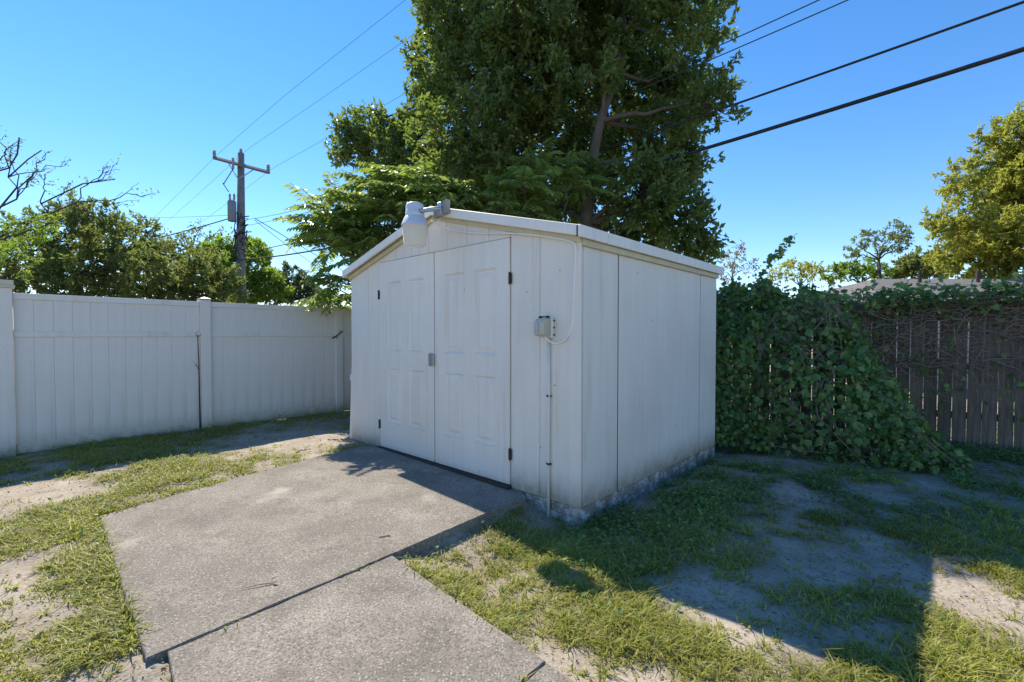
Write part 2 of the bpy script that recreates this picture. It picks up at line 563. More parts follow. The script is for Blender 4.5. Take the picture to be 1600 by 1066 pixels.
# how much grows where: circles from the picture (x, y, radius m, amount)
SPOTS = [(440, 706, .7, -.8), (500, 690, .5, -.7), (350, 720, .35, -.4), (40, 782, .3, -.7), (90, 770, .35, -.5), (10, 930, .22, -.7), (30, 880, .2, -.3), (10, 1000, .2, -.5),
         (170, 880, .3, .5), (180, 980, .25, .6), (100, 840, .4, .5), (60, 720, .6, .45), (200, 700, .6, .4), (330, 680, .5, .4), (250, 745, .4, .3), (120, 1040, .2, .2),
         (700, 880, .3, .35), (820, 850, .35, .5), (880, 900, .35, .6), (960, 960, .3, .6), (1050, 1010, .25, .55), (800, 930, .25, .5), (1150, 1030, .2, .4), (1250, 1060, .2, .3),
         (930, 1050, .2, -.9), (1020, 1062, .15, -.8), (860, 1020, .1, -.4), (690, 880, .12, -.6),
         (950, 860, .4, .10), (1050, 800, .5, .05), (1000, 880, .35, .1), (1130, 740, .6, .25), (1250, 740, .5, .2), (1400, 735, .5, .2), (1560, 715, .6, .2),
         (1130, 940, .25, -.5), (1190, 900, .25, -.3), (1280, 830, .35, -.3), (1330, 880, .35, -.35), (1360, 960, .25, -.35), (1290, 780, .4, -.2), (1480, 775, .4, -.3), (1300, 990, .25, -.3), (1230, 960, .2, -.3),
         (1480, 920, .25, -.7), (1560, 945, .25, -.7), (1430, 890, .15, -.5), (1500, 1000, .25, .4), (1560, 1040, .25, .5), (1430, 1020, .2, .35), (1500, 850, .3, .35), (1450, 900, .12, .5), (1590, 880, .3, .3)]
SP = [(G(a, b_, -.08), r, v) for a, b_, r, v in SPOTS]

def cover(x, y):
    g = .50 + (fbm(x * .8, y * .8, 21) - .5) * .9 + (fbm(x * 2.7, y * 2.7, 33) - .5) * 1.2 + (vnoise(x * 8, y * 8, 35) - .5) * .35
    for p, r, v in SP:
        g = g + v * .6 * np.exp(-((x - p[0]) ** 2 + (y - p[1]) ** 2) / (2 * (r * .75) ** 2))
    return np.clip(g, 0, 1)

# ------------------------------------------------------------------ ground
def axis(lo, hi, step, far):
    core = np.arange(lo, hi, step)
    ext = np.cumsum(step * 1.25 ** np.arange(1, 60))
    ext = ext[ext < far]
    return np.concatenate([lo - ext[::-1], core, core[-1] + ext])
gx, gy = axis(-8, 8, .05, 600), axis(.6, 12, .05, 600)
X, Y = np.meshgrid(gx, gy)
Z = ground_z(X, Y)
nx, ny = len(gx), len(gy)
i = (np.arange(ny - 1)[:, None] * nx + np.arange(nx - 1)[None]).ravel()
cov = cover(X, Y)
cov = np.where(np.hypot(X, Y - 5) > 14, .85, cov)
ground = link('ground', np_mesh('ground', np.stack([X, Y, Z], -1).reshape(-1, 3), np.stack([i, i + 1, i + nx + 1, i + nx], -1), M['ground'], True, {'cover': cov.ravel()}))
tag(ground, 'sandy yard ground with bare pale patches', kind='structure')

# ------------------------------------------------------------------ concrete slabs
def slab(name, poly, c, label):
    pts = []
    n = len(poly)
    for k in range(n):
        p0, p1 = np.array(poly[k][:2]), np.array(poly[(k + 1) % n][:2])
        m_ = max(2, int(np.linalg.norm(p1 - p0) / .05))
        for j in range(m_):
            pts.append(p0 + (p1 - p0) * j / m_)
    pts = np.array(pts)
    cen = pts.mean(0)
    jit = (rng.random(len(pts)) - .5) * .007
    dirs = norm(pts - cen)
    pts = pts + dirs * jit[:, None]
    z = c[0] * pts[:, 0] + c[1] * pts[:, 1] + c[2]
    inn = pts - dirs * .006
    top = np.c_[inn, z]
    edge = np.c_[pts, z - .005 - rng.random(len(pts)) * .005]
    bot = np.c_[pts, z - .2]
    N = len(pts)
    a = np.arange(N)
    b2 = (a + 1) % N
    me = np_mesh(name, np.vstack([top, edge, bot]), [np.stack([N + a, N + b2, b2, a], -1), np.stack([2 * N + a, 2 * N + b2, N + b2, N + a], -1), np.array([a])], M['concrete'])
    bm = bmesh.new()
    bm.from_mesh(me)
    bmesh.ops.recalc_face_normals(bm, faces=bm.faces)
    bmesh.ops.triangulate(bm, faces=[f for f in bm.faces if len(f.verts) > 4])
    bm.to_mesh(me)
    bm.free()
    return tag(link(name, me), label, kind='structure')
slab('concrete_ramp', padP, PLN[0], 'concrete ramp slab rising to the shed doors')
slab('path', slab1, PLN[1], 'concrete path slab below the ramp')
slab('path', slab2, PLN[2], 'concrete path slab nearest the camera')

# ------------------------------------------------------------------ shed
shed = tag(empty('shed', (*C0, 0), -YAW), 'white painted gable shed with double panelled doors', 'shed')
# local frame: x = -t (to the right), y = depth to the back, z up
SL, ZE = .262, 2.105                     # rake slope, wall top at the eaves
def rake(t): return ZE + SL * min(t, W - t)
core = Acc()
core.prism([(-W + .03, 0.0), (-.03, 0.0), (-.03, ZE - .01), (-W / 2, rake(W / 2) - .03), (-W + .03, ZE - .01)], 1, .025, D - .025)
core.obj('wall_core', M['dark_core'], shed)
fd = Acc()
fd.box((-W + .004, .004, -.30), (-.004, D - .004, -.004))
fm = fd.mesh('foundation', M['foundation'])
bm = bmesh.new()
bm.from_mesh(fm)
bmesh.ops.subdivide_edges(bm, edges=[e for e in bm.edges if e.calc_length() > 1], cuts=40, use_grid_fill=True)
for vv in bm.verts:
    if vv.co.z < -.01: vv.co += Vector((random.uniform(-.006, .014), random.uniform(-.014, .006), 0))
bm.to_mesh(fm)
bm.free()
link('foundation', fm, shed)

TD0, TD1, TD2, ZD0, ZD1 = .742, 1.827, 2.896, .027, 2.219
grooves = [0.0] + [.105 + .305 * k for k in range(12)] + [W]
def front_board(t0, t1, z0):
    a = Acc()
    g = .0022
    pts = [(-t1 + g, z0), (-t0 - g, z0), (-t0 - g, rake(t0))]
    if t0 < W / 2 < t1: pts.append((-W / 2, rake(W / 2)))
    pts.append((-t1 + g, rake(t1)))
    a.prism(pts, 1, 0.0, .03)
    a.obj('siding_board', M['shed_paint'], shed, bevel=.002)
cuts = sorted(set([0, W, TD0, TD2] + [g for g in grooves if abs(g - TD0) > .06 and abs(g - TD2) > .06]))
for t0, t1 in zip(cuts[:-1], cuts[1:]):
    inside_door = t0 >= TD0 - .001 and t1 <= TD2 + .001
    front_board(t0, t1, ZD1 + .004 if inside_door else .0)
# side and back boards
def side_board(y0, y1, x, g0=.0016, g1=.0016, th=.028):
    a = Acc()
    x0, x1 = (x - th, x) if x > -.5 else (x, x + th)
    a.box((x0, y0 + g0, 0), (x1, y1 - g1, ZE))
    a.obj('siding_board', M['shed_paint'], shed, bevel=.0016)
ys = [(.034, .30, .0016, .0010), (.30, .567, .0010, .009), (.567, 2.40, .010, .008), (2.40, D, .007, .0)]
for y0, y1, g0, g1 in ys: side_board(y0, y1, 0.0, g0, g1)
for k in range(9): side_board(.034 + k * (D - .034) / 9, .034 + (k + 1) * (D - .034) / 9, -W)
for k in range(12):
    t0, t1 = .035 + k * (W - .07) / 12, .035 + (k + 1) * (W - .07) / 12
    a = Acc()
    pts = [(-t1 + .002, 0), (-t0 - .002, 0), (-t0 - .002, rake(t0))]
    if t0 < W / 2 - .01 and t1 > W / 2 + .01: pts.append((-W / 2, rake(W / 2)))
    pts.append((-t1 + .002, rake(t1)))
    a.prism(pts, 1, D - .03, D - .002)
    a.obj('siding_board', M['shed_paint'], shed)
# rust at the seams
for s in (.567, 2.40):
    a = Acc()
    a.box((-.026, s - .0075, -.13), (-.004, s + .0075, ZE))
    a.obj('rusty_seam', M['rust'], shed)
# corner trim
a = Acc()
a.box((-.105, -.012, .0), (.010, -.0005, ZE + .0))
a.obj('corner_board', M['shed_paint'], shed, bevel=.002)

# doors
def door(t0, t1, name):
    a = Acc()
    g = .007
    X0, X1 = -t1 + g + (.006 if t1 == TD2 else 0), -t0 - g
    yf = .001
    w = X1 - X0
    m0, gap = .165, .135
    pw = (w - 2 * m0 - gap) / 2
    cols = [(X0 + m0, X0 + m0 + pw), (X1 - m0 - pw, X1 - m0)]
    rows = [(.33, .985), (1.17, 1.98)]
    a.box((X0, yf + .003, ZD0), (X1, yf + .040, ZD1 - .002))
    # face sheet with panel openings: stiles and rails
    xs = [X0, cols[0][0], cols[0][1], cols[1][0], cols[1][1], X1]
    zs = [ZD0, rows[0][0], rows[0][1], rows[1][0], rows[1][1], ZD1 - .002]
    face = Acc()
    for ix in range(5):
        for iz in range(5):
            x0, x1, z0, z1 = xs[ix], xs[ix + 1], zs[iz], zs[iz + 1]
            if ix in (1, 3) and iz in (1, 3):
                def ring(d, y): return [(x0 + d, y, z0 + d), (x1 - d, y, z0 + d), (x1 - d, y, z1 - d), (x0 + d, y, z1 - d)]
                R = [ring(0, yf - .010), ring(.010, yf - .015), ring(.028, yf + .002), ring(.048, yf + .001), ring(.078, yf - .011)]
                V = sum(R, [])
                Q = []
                for r in range(4):
                    for c in range(4): Q.append((r * 4 + c, r * 4 + (c + 1) % 4, r * 4 + 4 + (c + 1) % 4, r * 4 + 4 + c))
                Q.append((16, 17, 18, 19))
                face.add(V, None, Q)
            else:
                face.add([(x0, yf - .010, z0), (x1, yf - .010, z0), (x1, yf - .010, z1), (x0, yf - .010, z1)], None, [(0, 1, 2, 3)])
    d = a.obj(name, M['door_paint'], shed)
    face.obj('door_face', M['door_paint'], d, fix=False)
    e = Acc()
    e.box((X0, yf - .0095, ZD0), (X0 + .004, yf + .003, ZD1 - .002)).box((X1 - .004, yf - .0095, ZD0), (X1, yf + .003, ZD1 - .002))
    e.obj('door_edge', M['door_paint'], d)
    return d
dl = door(TD1, TD2, 'door')
dr = door(TD0, TD1, 'door')
for tt, dd in ((TD2, dl), (TD0, dr)):
    for zz in ((.30, 1.86) if tt == TD0 else (.29, 1.84)):
        a = Acc()
        a.tube([(-tt, -.016, zz - .055), (-tt, -.016, zz + .055)], .008, 8)
        for dz in (-.04, 0, .04): a.tube([(-tt, -.016, zz + dz - .012), (-tt, -.016, zz + dz + .012)], .0105, 8)
        a.box((-tt - .02, -.0125, zz - .045), (-tt + .02, -.010, zz + .045))
        a.obj('hinge', M['rust'], dd)
a = Acc()
a.box((-TD1 - .085, -.028, 1.035), (-TD1 - .012, -.0105, 1.165))
a.box((-TD1 - .055, -.036, 1.03), (-TD1 - .040, -.0285, 1.17)).box((-TD1 - .010, -.030, 1.04), (-TD1 + .014, -.0105, 1.16))
a.obj('latch', M['latch'], dl, bevel=.003)
a = Acc()
a.box((-TD2 - .01, -.05, -.02), (-TD0 + .01, .03, .020))
a.obj('threshold', M['dark_core'], shed)

# roof: sheets, fascias and the yellowed under-trim
OV, OE = .09, .055
for sgn in (0, 1):
    def rp(t): return -t if sgn == 0 else -(W - t)
    a = Acc()
    zt = lambda t: ZE + .095 + SL * t
    a.prism([(rp(-OE + .012), zt(-OE)), (rp(W / 2), zt(W / 2)), (rp(W / 2), zt(W / 2) - .045), (rp(-OE + .012), zt(-OE) - .045)], 1, -OV + .02, D + OV - .02)
    a.obj('roof_sheet', M['trim_paint'], shed)
    a = Acc()
    a.prism([(rp(-OE), zt(-OE) + .004), (rp(W / 2), zt(W / 2) + .004), (rp(W / 2), zt(W / 2) - .086), (rp(-OE), zt(-OE) - .080)], 1, -OV, -OV + .0198)
    a.obj('rake_fascia', M['trim_paint'], shed, bevel=.003)
    a = Acc()
    a.prism([(rp(-OE), zt(-OE) + .004), (rp(W / 2), zt(W / 2) + .004), (rp(W / 2), zt(W / 2) - .086), (rp(-OE), zt(-OE) - .080)], 1, D + OV - .0198, D + OV)
    a.obj('rake_fascia', M['trim_paint'], shed, bevel=.003)
    a = Acc()
    a.prism([(rp(-.012), zt(-.012) - .075), (rp(W / 2), zt(W / 2) - .075), (rp(W / 2), zt(W / 2) - .125), (rp(-.012), zt(-.012) - .125)], 1, -.030, -.002)
    a.obj('rake_trim', M['yellow_trim'], shed, bevel=.002)
    # soffit
    a = Acc()
    a.prism([(rp(-OE + .014), zt(-OE) - .05), (rp(W / 2), zt(W / 2) - .05), (rp(W / 2), zt(W / 2) - .056), (rp(-OE + .014), zt(-OE) - .056)], 1, -OV + .021, D + OV - .021)
    a.obj('soffit', M['trim_paint'], shed)
    # eave fascia along the side, in two lengths
    x0, x1 = (OE - .012, OE + .006) if sgn == 0 else (-W - OE - .006, -W - OE + .012)
    ztop = zt(-OE) + .006
    for y0, y1 in ((-OV - .004, .30), (.306, D + OV)) if sgn == 0 else ((-OV, D + OV),):
        a = Acc()
        a.box((x0, y0, ztop - .092), (x1, y1, ztop))
        a.obj('eave_fascia', M['trim_paint'], shed, bevel=.003)
    a = Acc()
    x0, x1 = (.002, .028) if sgn == 0 else (-W - .028, -W - .002)
    a.box((x0, .0, ZE - .055), (x1, D, ZE + .012))
    a.obj('eave_trim', M['yellow_trim'], shed, bevel=.003)
# dark joint where the two fascias meet at the near corner
a = Acc()
a.box((OE - .030, -OV - .006, ZE - .0), (OE - .022, -OV + .001, ZE + .083))
a.obj('fascia_joint', M['black'], shed)
# screws along the front trim and dark nail marks on the boards
nail = Acc()
nail.lathe([(0, -.002), (.0045, -.002), (.004, .001), (0, .002)], 8)
nm = nail.mesh('nail_head', M['rust'])
for t, z in ((.20, 1.88), (.55, 1.73), (.30, 1.0), (.25, .95), (.40, .42), (1.35, 1.80)):
    link('nail_head', nm, shed, (-t, -.004 if not (TD0 < t < TD2) else -.014, z), (math.pi / 2, 0, 0))
for y, z in ((.9, 1.93), (1.2, 1.5), (1.75, .4)):
    link('nail_head', nm, shed, (.003, y, z), (0, math.pi / 2, 0))
# leaning corner plank and its bracket on the left wall
a = Acc()
a.add([(-W - .11, .02, -.05), (-W - .02, .02, -.05), (-W - .006, .02, 1.05), (-W - .03, .02, 1.05), (-W - .11, .06, -.05), (-W - .02, .06, -.05), (-W - .006, .06, 1.05), (-W - .03, .06, 1.05)], None,
      [(0, 1, 2, 3), (7, 6, 5, 4), (0, 4, 5, 1), (1, 5, 6, 2), (2, 6, 7, 3), (3, 7, 4, 0)])
a.obj('corner_plank', M['trim_paint'], shed)
a = Acc()
a.box((-W - .24, .10, .74), (-W - .002, .15, .83))
a.obj('wall_bracket', M['trim_paint'], shed, bevel=.004)

# ------------------------------------------------------------------ lamp on the gable
def shed_w(t, k, z):
    p = C0 + A * t + NF * k
    return np.array([p[0], p[1], z])
lp = shed_w(1.75, .30, 2.23)
lamp = tag(empty('security_light', lp, -YAW), 'grey dusk-to-dawn lamp with bowl lens on the shed gable', 'lamp')
a = Acc()
a.lathe([(0, .0), (.095, .003), (.103, .012), (.122, .185), (.126, .20)], 32)
a.obj('lens', M['lens'], lamp, True)
a = Acc()
for k in range(32):
    an = k * math.pi / 16
    c, s = math.cos(an), math.sin(an)
    a.tube([(.1055 * c, .1055 * s, .02), (.124 * c, .124 * s, .185)], .0022, 4)
a.obj('lens_rib', M['lens'], lamp)
a = Acc()
a.lathe([(.132, .195), (.134, .203), (.128, .215), (.105, .275), (.096, .285), (.09, .287), (.09, .27), (.125, .20)], 32)
a.obj('reflector_skirt', M['lamp_metal'], lamp, True)
a = Acc()
a.lathe([(.090, .283), (.092, .29), (.092, .33), (.088, .335), (.088, .385), (.082, .41), (.06, .42), (0, .423)], 32)
a.obj('housing', M['lamp_metal'], lamp, True)
a = Acc()
a.tube([(.08, .0, .33), (.14, .03, .335), (.20, .10, .35), (.235, .17, .36)], .022, 10)
a.obj('arm', M['galv'], lamp, True)
a = Acc()
a.box((.175, .13, .30), (.235, .20, .42))
a.obj('mount_plate', M['galv'], lamp, bevel=.006)
blk = Acc()
blk.prism([(-1.66, 2.515), (-1.46, 2.545), (-1.46, 2.67), (-1.66, 2.62)], 1, -OV - .055, -OV - .002)
blk.obj('gable_block', M['old_wood'], shed, bevel=.004)

# outlet box, conduit, cable
tb, zb = shed_ts(858, 512)
box = tag(empty('outlet_box', shed_w(tb, 0, zb), -YAW), 'weathered outdoor outlet box with bubble cover on the shed front', 'outlet box')
a = Acc()
a.box((-.055, -.040, -.085), (.060, -.003, .085))
a.obj('back_box', M['pvc'], box, bevel=.006)
a = Acc()
a.prism([(-.040, -.078), (-.135, -.065), (-.135, .045), (-.105, .075), (-.040, .078)], 0, -.055, .048)
a.obj('cover', M['cover'], box, bevel=.012)
a = Acc()
a.box((-.045, -.139, -.045), (.0, -.1352, .045))
a.obj('cover_window', M['latch'], box)
a = Acc()
for xx in (-.045, .030): a.box((xx - .008, -.070, .074), (xx + .008, -.042, .094))
a.tube([(-.05, -.055, .088), (.035, -.055, .088)], .004, 6)
a.obj('cover_hinge', M['black'], box)
for k, zz in enumerate((-.06, .0, .055)):
    a = Acc()
    a.tube([(.0605, -.015, zz), (.066, -.015, zz)], .008, 8)
    a.obj('knockout', M['black'], box)
con = tag(empty('conduit', shed_w(tb - .01, 0, -.12), -YAW), 'thin grey conduit running down the shed front below the outlet box', 'conduit')
a = Acc()
a.tube([(0, -.018, -.05), (0, -.018, .5), (.003, -.018, 1.0), (0, -.018, zb + .12 - .085)], .0125, 10)
a.obj('pipe', M['pvc'], con, True)
for zz in (.42, .98):
    a = Acc()
    a.box((-.028, -.014, zz - .008), (.028, -.0125, zz + .008)).tube([(0, -.018, zz - .009), (0, -.018, zz + .009)], .0145, 10)
    a.obj('strap', M['rust'], con)
cp = [(674, 345, .22), (690, 354, .10), (712, 361, .03), (745, 365, .016), (800, 364, .034), (850, 369, .034), (896, 377, .034), (900, 386, .03), (900, 400, .012), (898, 440, .012), (896, 490, .012), (894, 510, .012), (885, 531, .014), (870, 538, .022), (858, 534, .05), (851, 525, .075)]
pts = []
for px, py, k in cp:
    t_, z_ = shed_ts(px, py, k)
    pts.append(shed_w(t_, k, z_))
pts = np.array(pts)
for _ in range(2):
    q = np.empty((len(pts) * 2 - 2, 3))
    q[0::2] = pts[:-1] * .75 + pts[1:] * .25
    q[1::2] = pts[:-1] * .25 + pts[1:] * .75
    pts = np.vstack([pts[:1], q, pts[-1:]])
tag(Acc().tube(pts, .0075, 6).obj('white_cable', M['cable_white'], None, True), 'thin white cable looping from the gable lamp to the outlet box', 'cable')

# ------------------------------------------------------------------ white vinyl fence
vf = tag(empty('vinyl_fence', (*VP, 0), math.atan2(VD[1], VD[0])), 'white vinyl privacy fence of tall tongue-and-groove boards', 'fence')
POSTS = [-3.95, -1.95, 0, 2.05, 4.05, 5.3]
def bevbox(lo, hi, mat, bev): return Acc().box(lo, hi).mesh('m', mat, bevel=bev)
pm = bevbox((-.064, -.064, -.3), (.064, .064, 1.86), M['vinyl'], .004)
cm = Acc()
cm.add([(-.07, -.07, 0), (.07, -.07, 0), (.07, .07, 0), (-.07, .07, 0), (-.07, -.07, .02), (.07, -.07, .02), (.07, .07, .02), (-.07, .07, .02), (0, 0, .05)], [(4, 5, 8), (5, 6, 8), (6, 7, 8), (7, 4, 8)],
       [(0, 3, 2, 1), (0, 1, 5, 4), (1, 2, 6, 5), (2, 3, 7, 6), (3, 0, 4, 7)])
cmesh = cm.mesh('post_cap', M['vinyl'])
bcap = Acc().box((-.085, -.085, 0), (.085, .085, .03)).box((-.075, -.075, .0301), (.075, .075, .085)).mesh('post_cap', M['beige_cap'], bevel=.004)
for k, s in enumerate(POSTS):
    p = link('post', pm, vf, (s, 0, 0))
    tall = (k == 1)
    if tall: p.scale = (1, 1, 1.015)
    link('post_cap', bcap if tall else cmesh, p, (0, 0, 1.86))
nb = 11
for s0, s1 in zip(POSTS[:-1], POSTS[1:]):
    a0, a1 = s0 + .066, s1 - .066
    n = max(3, round((a1 - a0) / .168))
    wdt = (a1 - a0) / n
    bm_ = Acc().box((.002, -.011, .03), (wdt - .002, .011, 1.80)).mesh('fence_board', M['vinyl'], bevel=.0045)
    tg = Acc().box((wdt - .012, -.005, .03), (wdt + .012, .005, 1.80)).mesh('tongue', M['vinyl'])
    for k in range(n):
        fb = link('fence_board', bm_, vf, (a0 + k * wdt, random.uniform(-.001, .001), 0))
        if k < n - 1: link('tongue', tg, fb)
    for z0, z1, th in ((.0, .115, .024), (1.335, 1.405, .026), (1.765, 1.838, .026)):
        link('rail', bevbox((a0 - .002, -th, z0), (a1 + .002, th, z1), M['vinyl'], .004), vf)
# dry stems growing in the fence joints
def stem(name, pts, r, mat, label, cat, extra=()):
    a = Acc().tube(pts, np.linspace(r, r * .5, len(pts)), 6)
    for e in extra: a.tube(e, np.linspace(r * .5, r * .15, len(e)), 5)
    return tag(a.obj(name, mat, None), label, cat)
def vfp(s, k, z): return np.array([*(VP + VD * s + np.array([VD[1], -VD[0]]) * k), z])
stem('dead_climber', [vfp(-.082, .035, .02), vfp(-.085, .04, .5), vfp(-.09, .045, 1.0), vfp(-.10, .05, 1.36)], .010, M['bark_dark'], 'dark dry vine stem climbing the joint beside the middle fence post', 'vine',
     [[vfp(-.085, .04, .85), vfp(-.12, .06, .93), vfp(-.17, .07, 1.0)], [vfp(-.12, .06, .93), vfp(-.15, .06, .92)], [vfp(-.10, .05, 1.34), vfp(-.13, .07, 1.38), vfp(-.09, .06, 1.42)], [vfp(-.1, .05, 1.33), vfp(-.06, .08, 1.37)]])
stem('dead_climber', [vfp(1.93, .035, 1.30), vfp(1.98, .075, 1.34), vfp(2.04, .09, 1.39), vfp(2.10, .085, 1.43)], .014, M['bark_dark'], 'short dark dry sprig across the fence post nearest the shed', 'vine',
     [[vfp(2.0, .08, 1.35), vfp(1.97, .10, 1.28)], [vfp(2.05, .09, 1.40), vfp(2.03, .1, 1.45)]])

# ------------------------------------------------------------------ wooden fence
wf = tag(empty('wooden_fence', (*F0, -.1), math.atan2(-DF[1], -DF[0])), 'weathered grey-brown wooden picket fence overgrown with vines', 'fence')
# local x runs to the right along the fence, local y away from the camera
pk = []
for k in range(5):
    hgt = 1.93 + random.uniform(-.03, .03)
    w2 = .068
    a = Acc()
    a.prism([(-w2, 0), (w2, 0), (w2, hgt - .04), (w2 - .03, hgt), (-w2 + .03, hgt), (-w2, hgt - .04)], 1, -.009, .009)
    pk.append(a.mesh('picket', M['fence_wood'], bevel=.002))
x = -9.0
while x < 5.2:
    o = link('picket', random.choice(pk), wf, (x, random.uniform(-.004, .004), random.uniform(-.03, .02)), (0, random.uniform(-.008, .008), random.uniform(-.02, .02)))
    x += .1365 + random.choice([.004, .006, .009, .013])
for z in (.35, 1.0, 1.65):
    Acc().box((-9.1, .018, z), (5.3, .058, z + .09)).obj('rail', M['fence_wood'], wf)

# ------------------------------------------------------------------ foliage builders
def rand_unit(n):
    return norm(rng.normal(size=(n, 3)))

def leaf_cards(P, Dv, Nv, L, Wd, fold=.18, droop=.12):
    Dv = norm(Dv)
    S = norm(np.cross(Dv, Nv))
    N2 = np.cross(S, Dv)
    L = np.broadcast_to(L, (len(P),))[:, None]
    Wd = np.broadcast_to(Wd, (len(P),))[:, None]
    mid = P + Dv * L * .45
    V = np.stack([P, mid + S * Wd * .5 + N2 * Wd * fold, P + Dv * L - N2 * L * droop, mid - S * Wd * .5 + N2 * Wd * fold], 1).reshape(-1, 3)
    k = np.arange(len(P))[:, None] * 4
    return V, np.concatenate([k + np.array([[0, 2, 1]]), k + np.array([[0, 3, 2]])])

def crown(lobes, tips_per_m2, per_tip, L, Wd, twig=.3, up=.25, hang=.0, fill=.35, spread=.9):
    Ps, Ds, Ns, tipsout = [], [], [], []
    for c, r in lobes:
        r = np.broadcast_to(np.asarray(r, float), (3,))
        n = max(4, int(tips_per_m2 * 4 * math.pi * (r.prod()) ** (2 / 3)))
        d = rand_unit(n)
        rr = (fill + (1 - fill) * rng.random(n)) ** .6
        lump = .62 + .75 * vnoise(d[:, 0] * 2.5 + c[0] * 3, d[:, 2] * 2.5 + d[:, 1] * 1.7, 5)
        tip = np.asarray(c) + d * r * (rr * lump)[:, None]
        t = norm(d * .8 + rng.normal(size=(n, 3)) * .5 + np.array([0, 0, up]))
        tipsout.append((np.asarray(c), tip))
        m_ = per_tip
        al = rng.random((n, m_)) * twig
        P = tip[:, None] + t[:, None] * (al - twig * .4)[..., None] + rng.normal(size=(n, m_, 3)) * twig * .10
        Dd = norm(t[:, None] * .55 + rng.normal(size=(n, m_, 3)) * spread * .6 + np.array([0, 0, -hang]))
        Nn = norm(rng.normal(size=(n, m_, 3)) * .7 + np.array([0, 0, .9]) + d[:, None] * .4)
        Ps.append(P.reshape(-1, 3))
        Ds.append(Dd.reshape(-1, 3))
        Ns.append(Nn.reshape(-1, 3))
    P, Dd, Nn = np.vstack(Ps), np.vstack(Ds), np.vstack(Ns)
    sc = .7 + .6 * rng.random(len(P))
    V, T = leaf_cards(P, Dd, Nn, L * sc, Wd * sc)
    return V, T, tipsout

def bent(p0, p1, n=6, wob=.06, sag=.0):
    p0, p1 = np.asarray(p0, float), np.asarray(p1, float)
    t = np.linspace(0, 1, n)[:, None]
    ln = np.linalg.norm(p1 - p0)
    w_ = rng.normal(size=(n, 3)) * wob * ln
    w_[0] = w_[-1] = 0
    return p0 + (p1 - p0) * t + w_ * np.sin(t * math.pi) + np.array([0, 0, 1]) * (sag * ln * np.sin(t * math.pi))

def tree(name, label, cat, base, trunk, lobes, leaf, bark, tips, per_tip, L, Wd, group=None, twigs=8, r_limb=.05, limb_from=None, **kw):
    base = np.asarray(base, float)
    root = tag(empty(name, base), label, cat, group)
    a = Acc()
    tp = np.asarray([p[:3] for p in trunk], float)
    tr_ = [p[3] for p in trunk]
    a.tube(tp - base, tr_, 10)
    V, T, to = crown(lobes, tips, per_tip, L, Wd, **kw)
    for c, tip in to:
        j = np.argmin(np.linalg.norm(tp - c, axis=1) + np.maximum(0, tp[:, 2] - c[2]) * 2)
        st = tp[j]
        r0 = min(r_limb, tr_[j] * .7)
        a.tube(bent(st, c + (c - st) * .04, 8, .025, .05) - base, np.linspace(r0, r0 * .15, 8), 6)
        for q in tip[rng.permutation(len(tip))[:twigs]]:
            a.tube(bent(c + (q - c) * .08, q, 5, .06) - base, np.linspace(r0 * .3, .004, 5), 4)
    a.obj('trunk', bark, root, True, fix=False)
    tag(link('crown', np_mesh('crown', V - base, T, leaf), root), kind='stuff')
    return root

def lobes_px(lst, Yc, spread):
    out = []
    for k, e in enumerate(lst):
        px, py, rp_ = e[:3]
        yy = Yc + (e[3] if len(e) > 3 else spread * math.sin(k * 2.4))
        out.append((at(px, py, yy), rp_ * yy / F_PX * np.array([1, 1.0, .92])))
    return out

# ------------------------------------------------------------------ the big trees behind the shed
YA, YB = 8.7, 9.4
LA = lobes_px([(905, 20, 78, 1.1), (985, 35, 78, 1.2), (1065, 10, 58), (1105, 45, 34), (890, 125, 74, .9), (985, 140, 72, 1.2), (1065, 150, 62), (1108, 165, 34), (925, 235, 66, 1.2), (1030, 220, 58),
               (1005, 300, 60), (930, 320, 54, 1.2), (1055, 335, 55), (1085, 385, 36), (1000, 390, 55), (860, 320, 54, .9), (1060, 255, 40), (900, -80, 85), (1000, -70, 80), (948, 120, 26, -.9), (925, 255, 24, -.9), (972, 60, 22, -.6)], YA, 1.0)
tree('evergreen_tree', 'tall dark evergreen tree with a visible leaning trunk right behind the shed', 'tree', (1.36, 8.1, -.1),
     [(1.36, 8.1, -.1, .14), (1.34, 8.1, 1.5, .13), (*at(915, 350, 8.1), .105), (*at(924, 260, 8.1), .088), (*at(938, 190, 8.1), .075), (*at(965, 112, 8.2), .06), (*at(976, 50, 8.5), .045), (*at(970, -20, 8.8), .03)],
     LA, M['leaf_main'], M['bark'], 19, 26, .112, .06, group='evergreen trees behind the shed', twigs=14, twig=.36, fill=.3, up=.45)
LB = lobes_px([(700, 30, 52), (760, 20, 80), (830, 30, 80), (680, 105, 46), (750, 120, 80), (830, 130, 80), (665, 185, 46), (740, 220, 75), (820, 230, 80), (590, 215, 44, 1.4), (548, 200, 25, 1.5), (545, 235, 29, 1.4), (640, 250, 56, .9),
               (700, 280, 56, 1.0), (790, 300, 60, 1.0), (620, 285, 32, 1.2), (760, -80, 80), (840, -80, 80)], YB, 1.0)
tree('evergreen_tree', 'broad dark evergreen tree behind the shed, reaching furthest left', 'tree', (.02, 9.7, -.1),
     [(.02, 9.7, -.1, .14), (.02, 9.7, 2, .12), (*at(800, 250, 9.6), .10), (*at(798, 150, 9.5), .07), (*at(780, 50, 9.4), .045), (*at(790, -50, 9.4), .03)],
     LB, M['leaf_main'], M['bark'], 18, 26, .112, .06, group='evergreen trees behind the shed', twigs=14, twig=.36, fill=.3, up=.45)

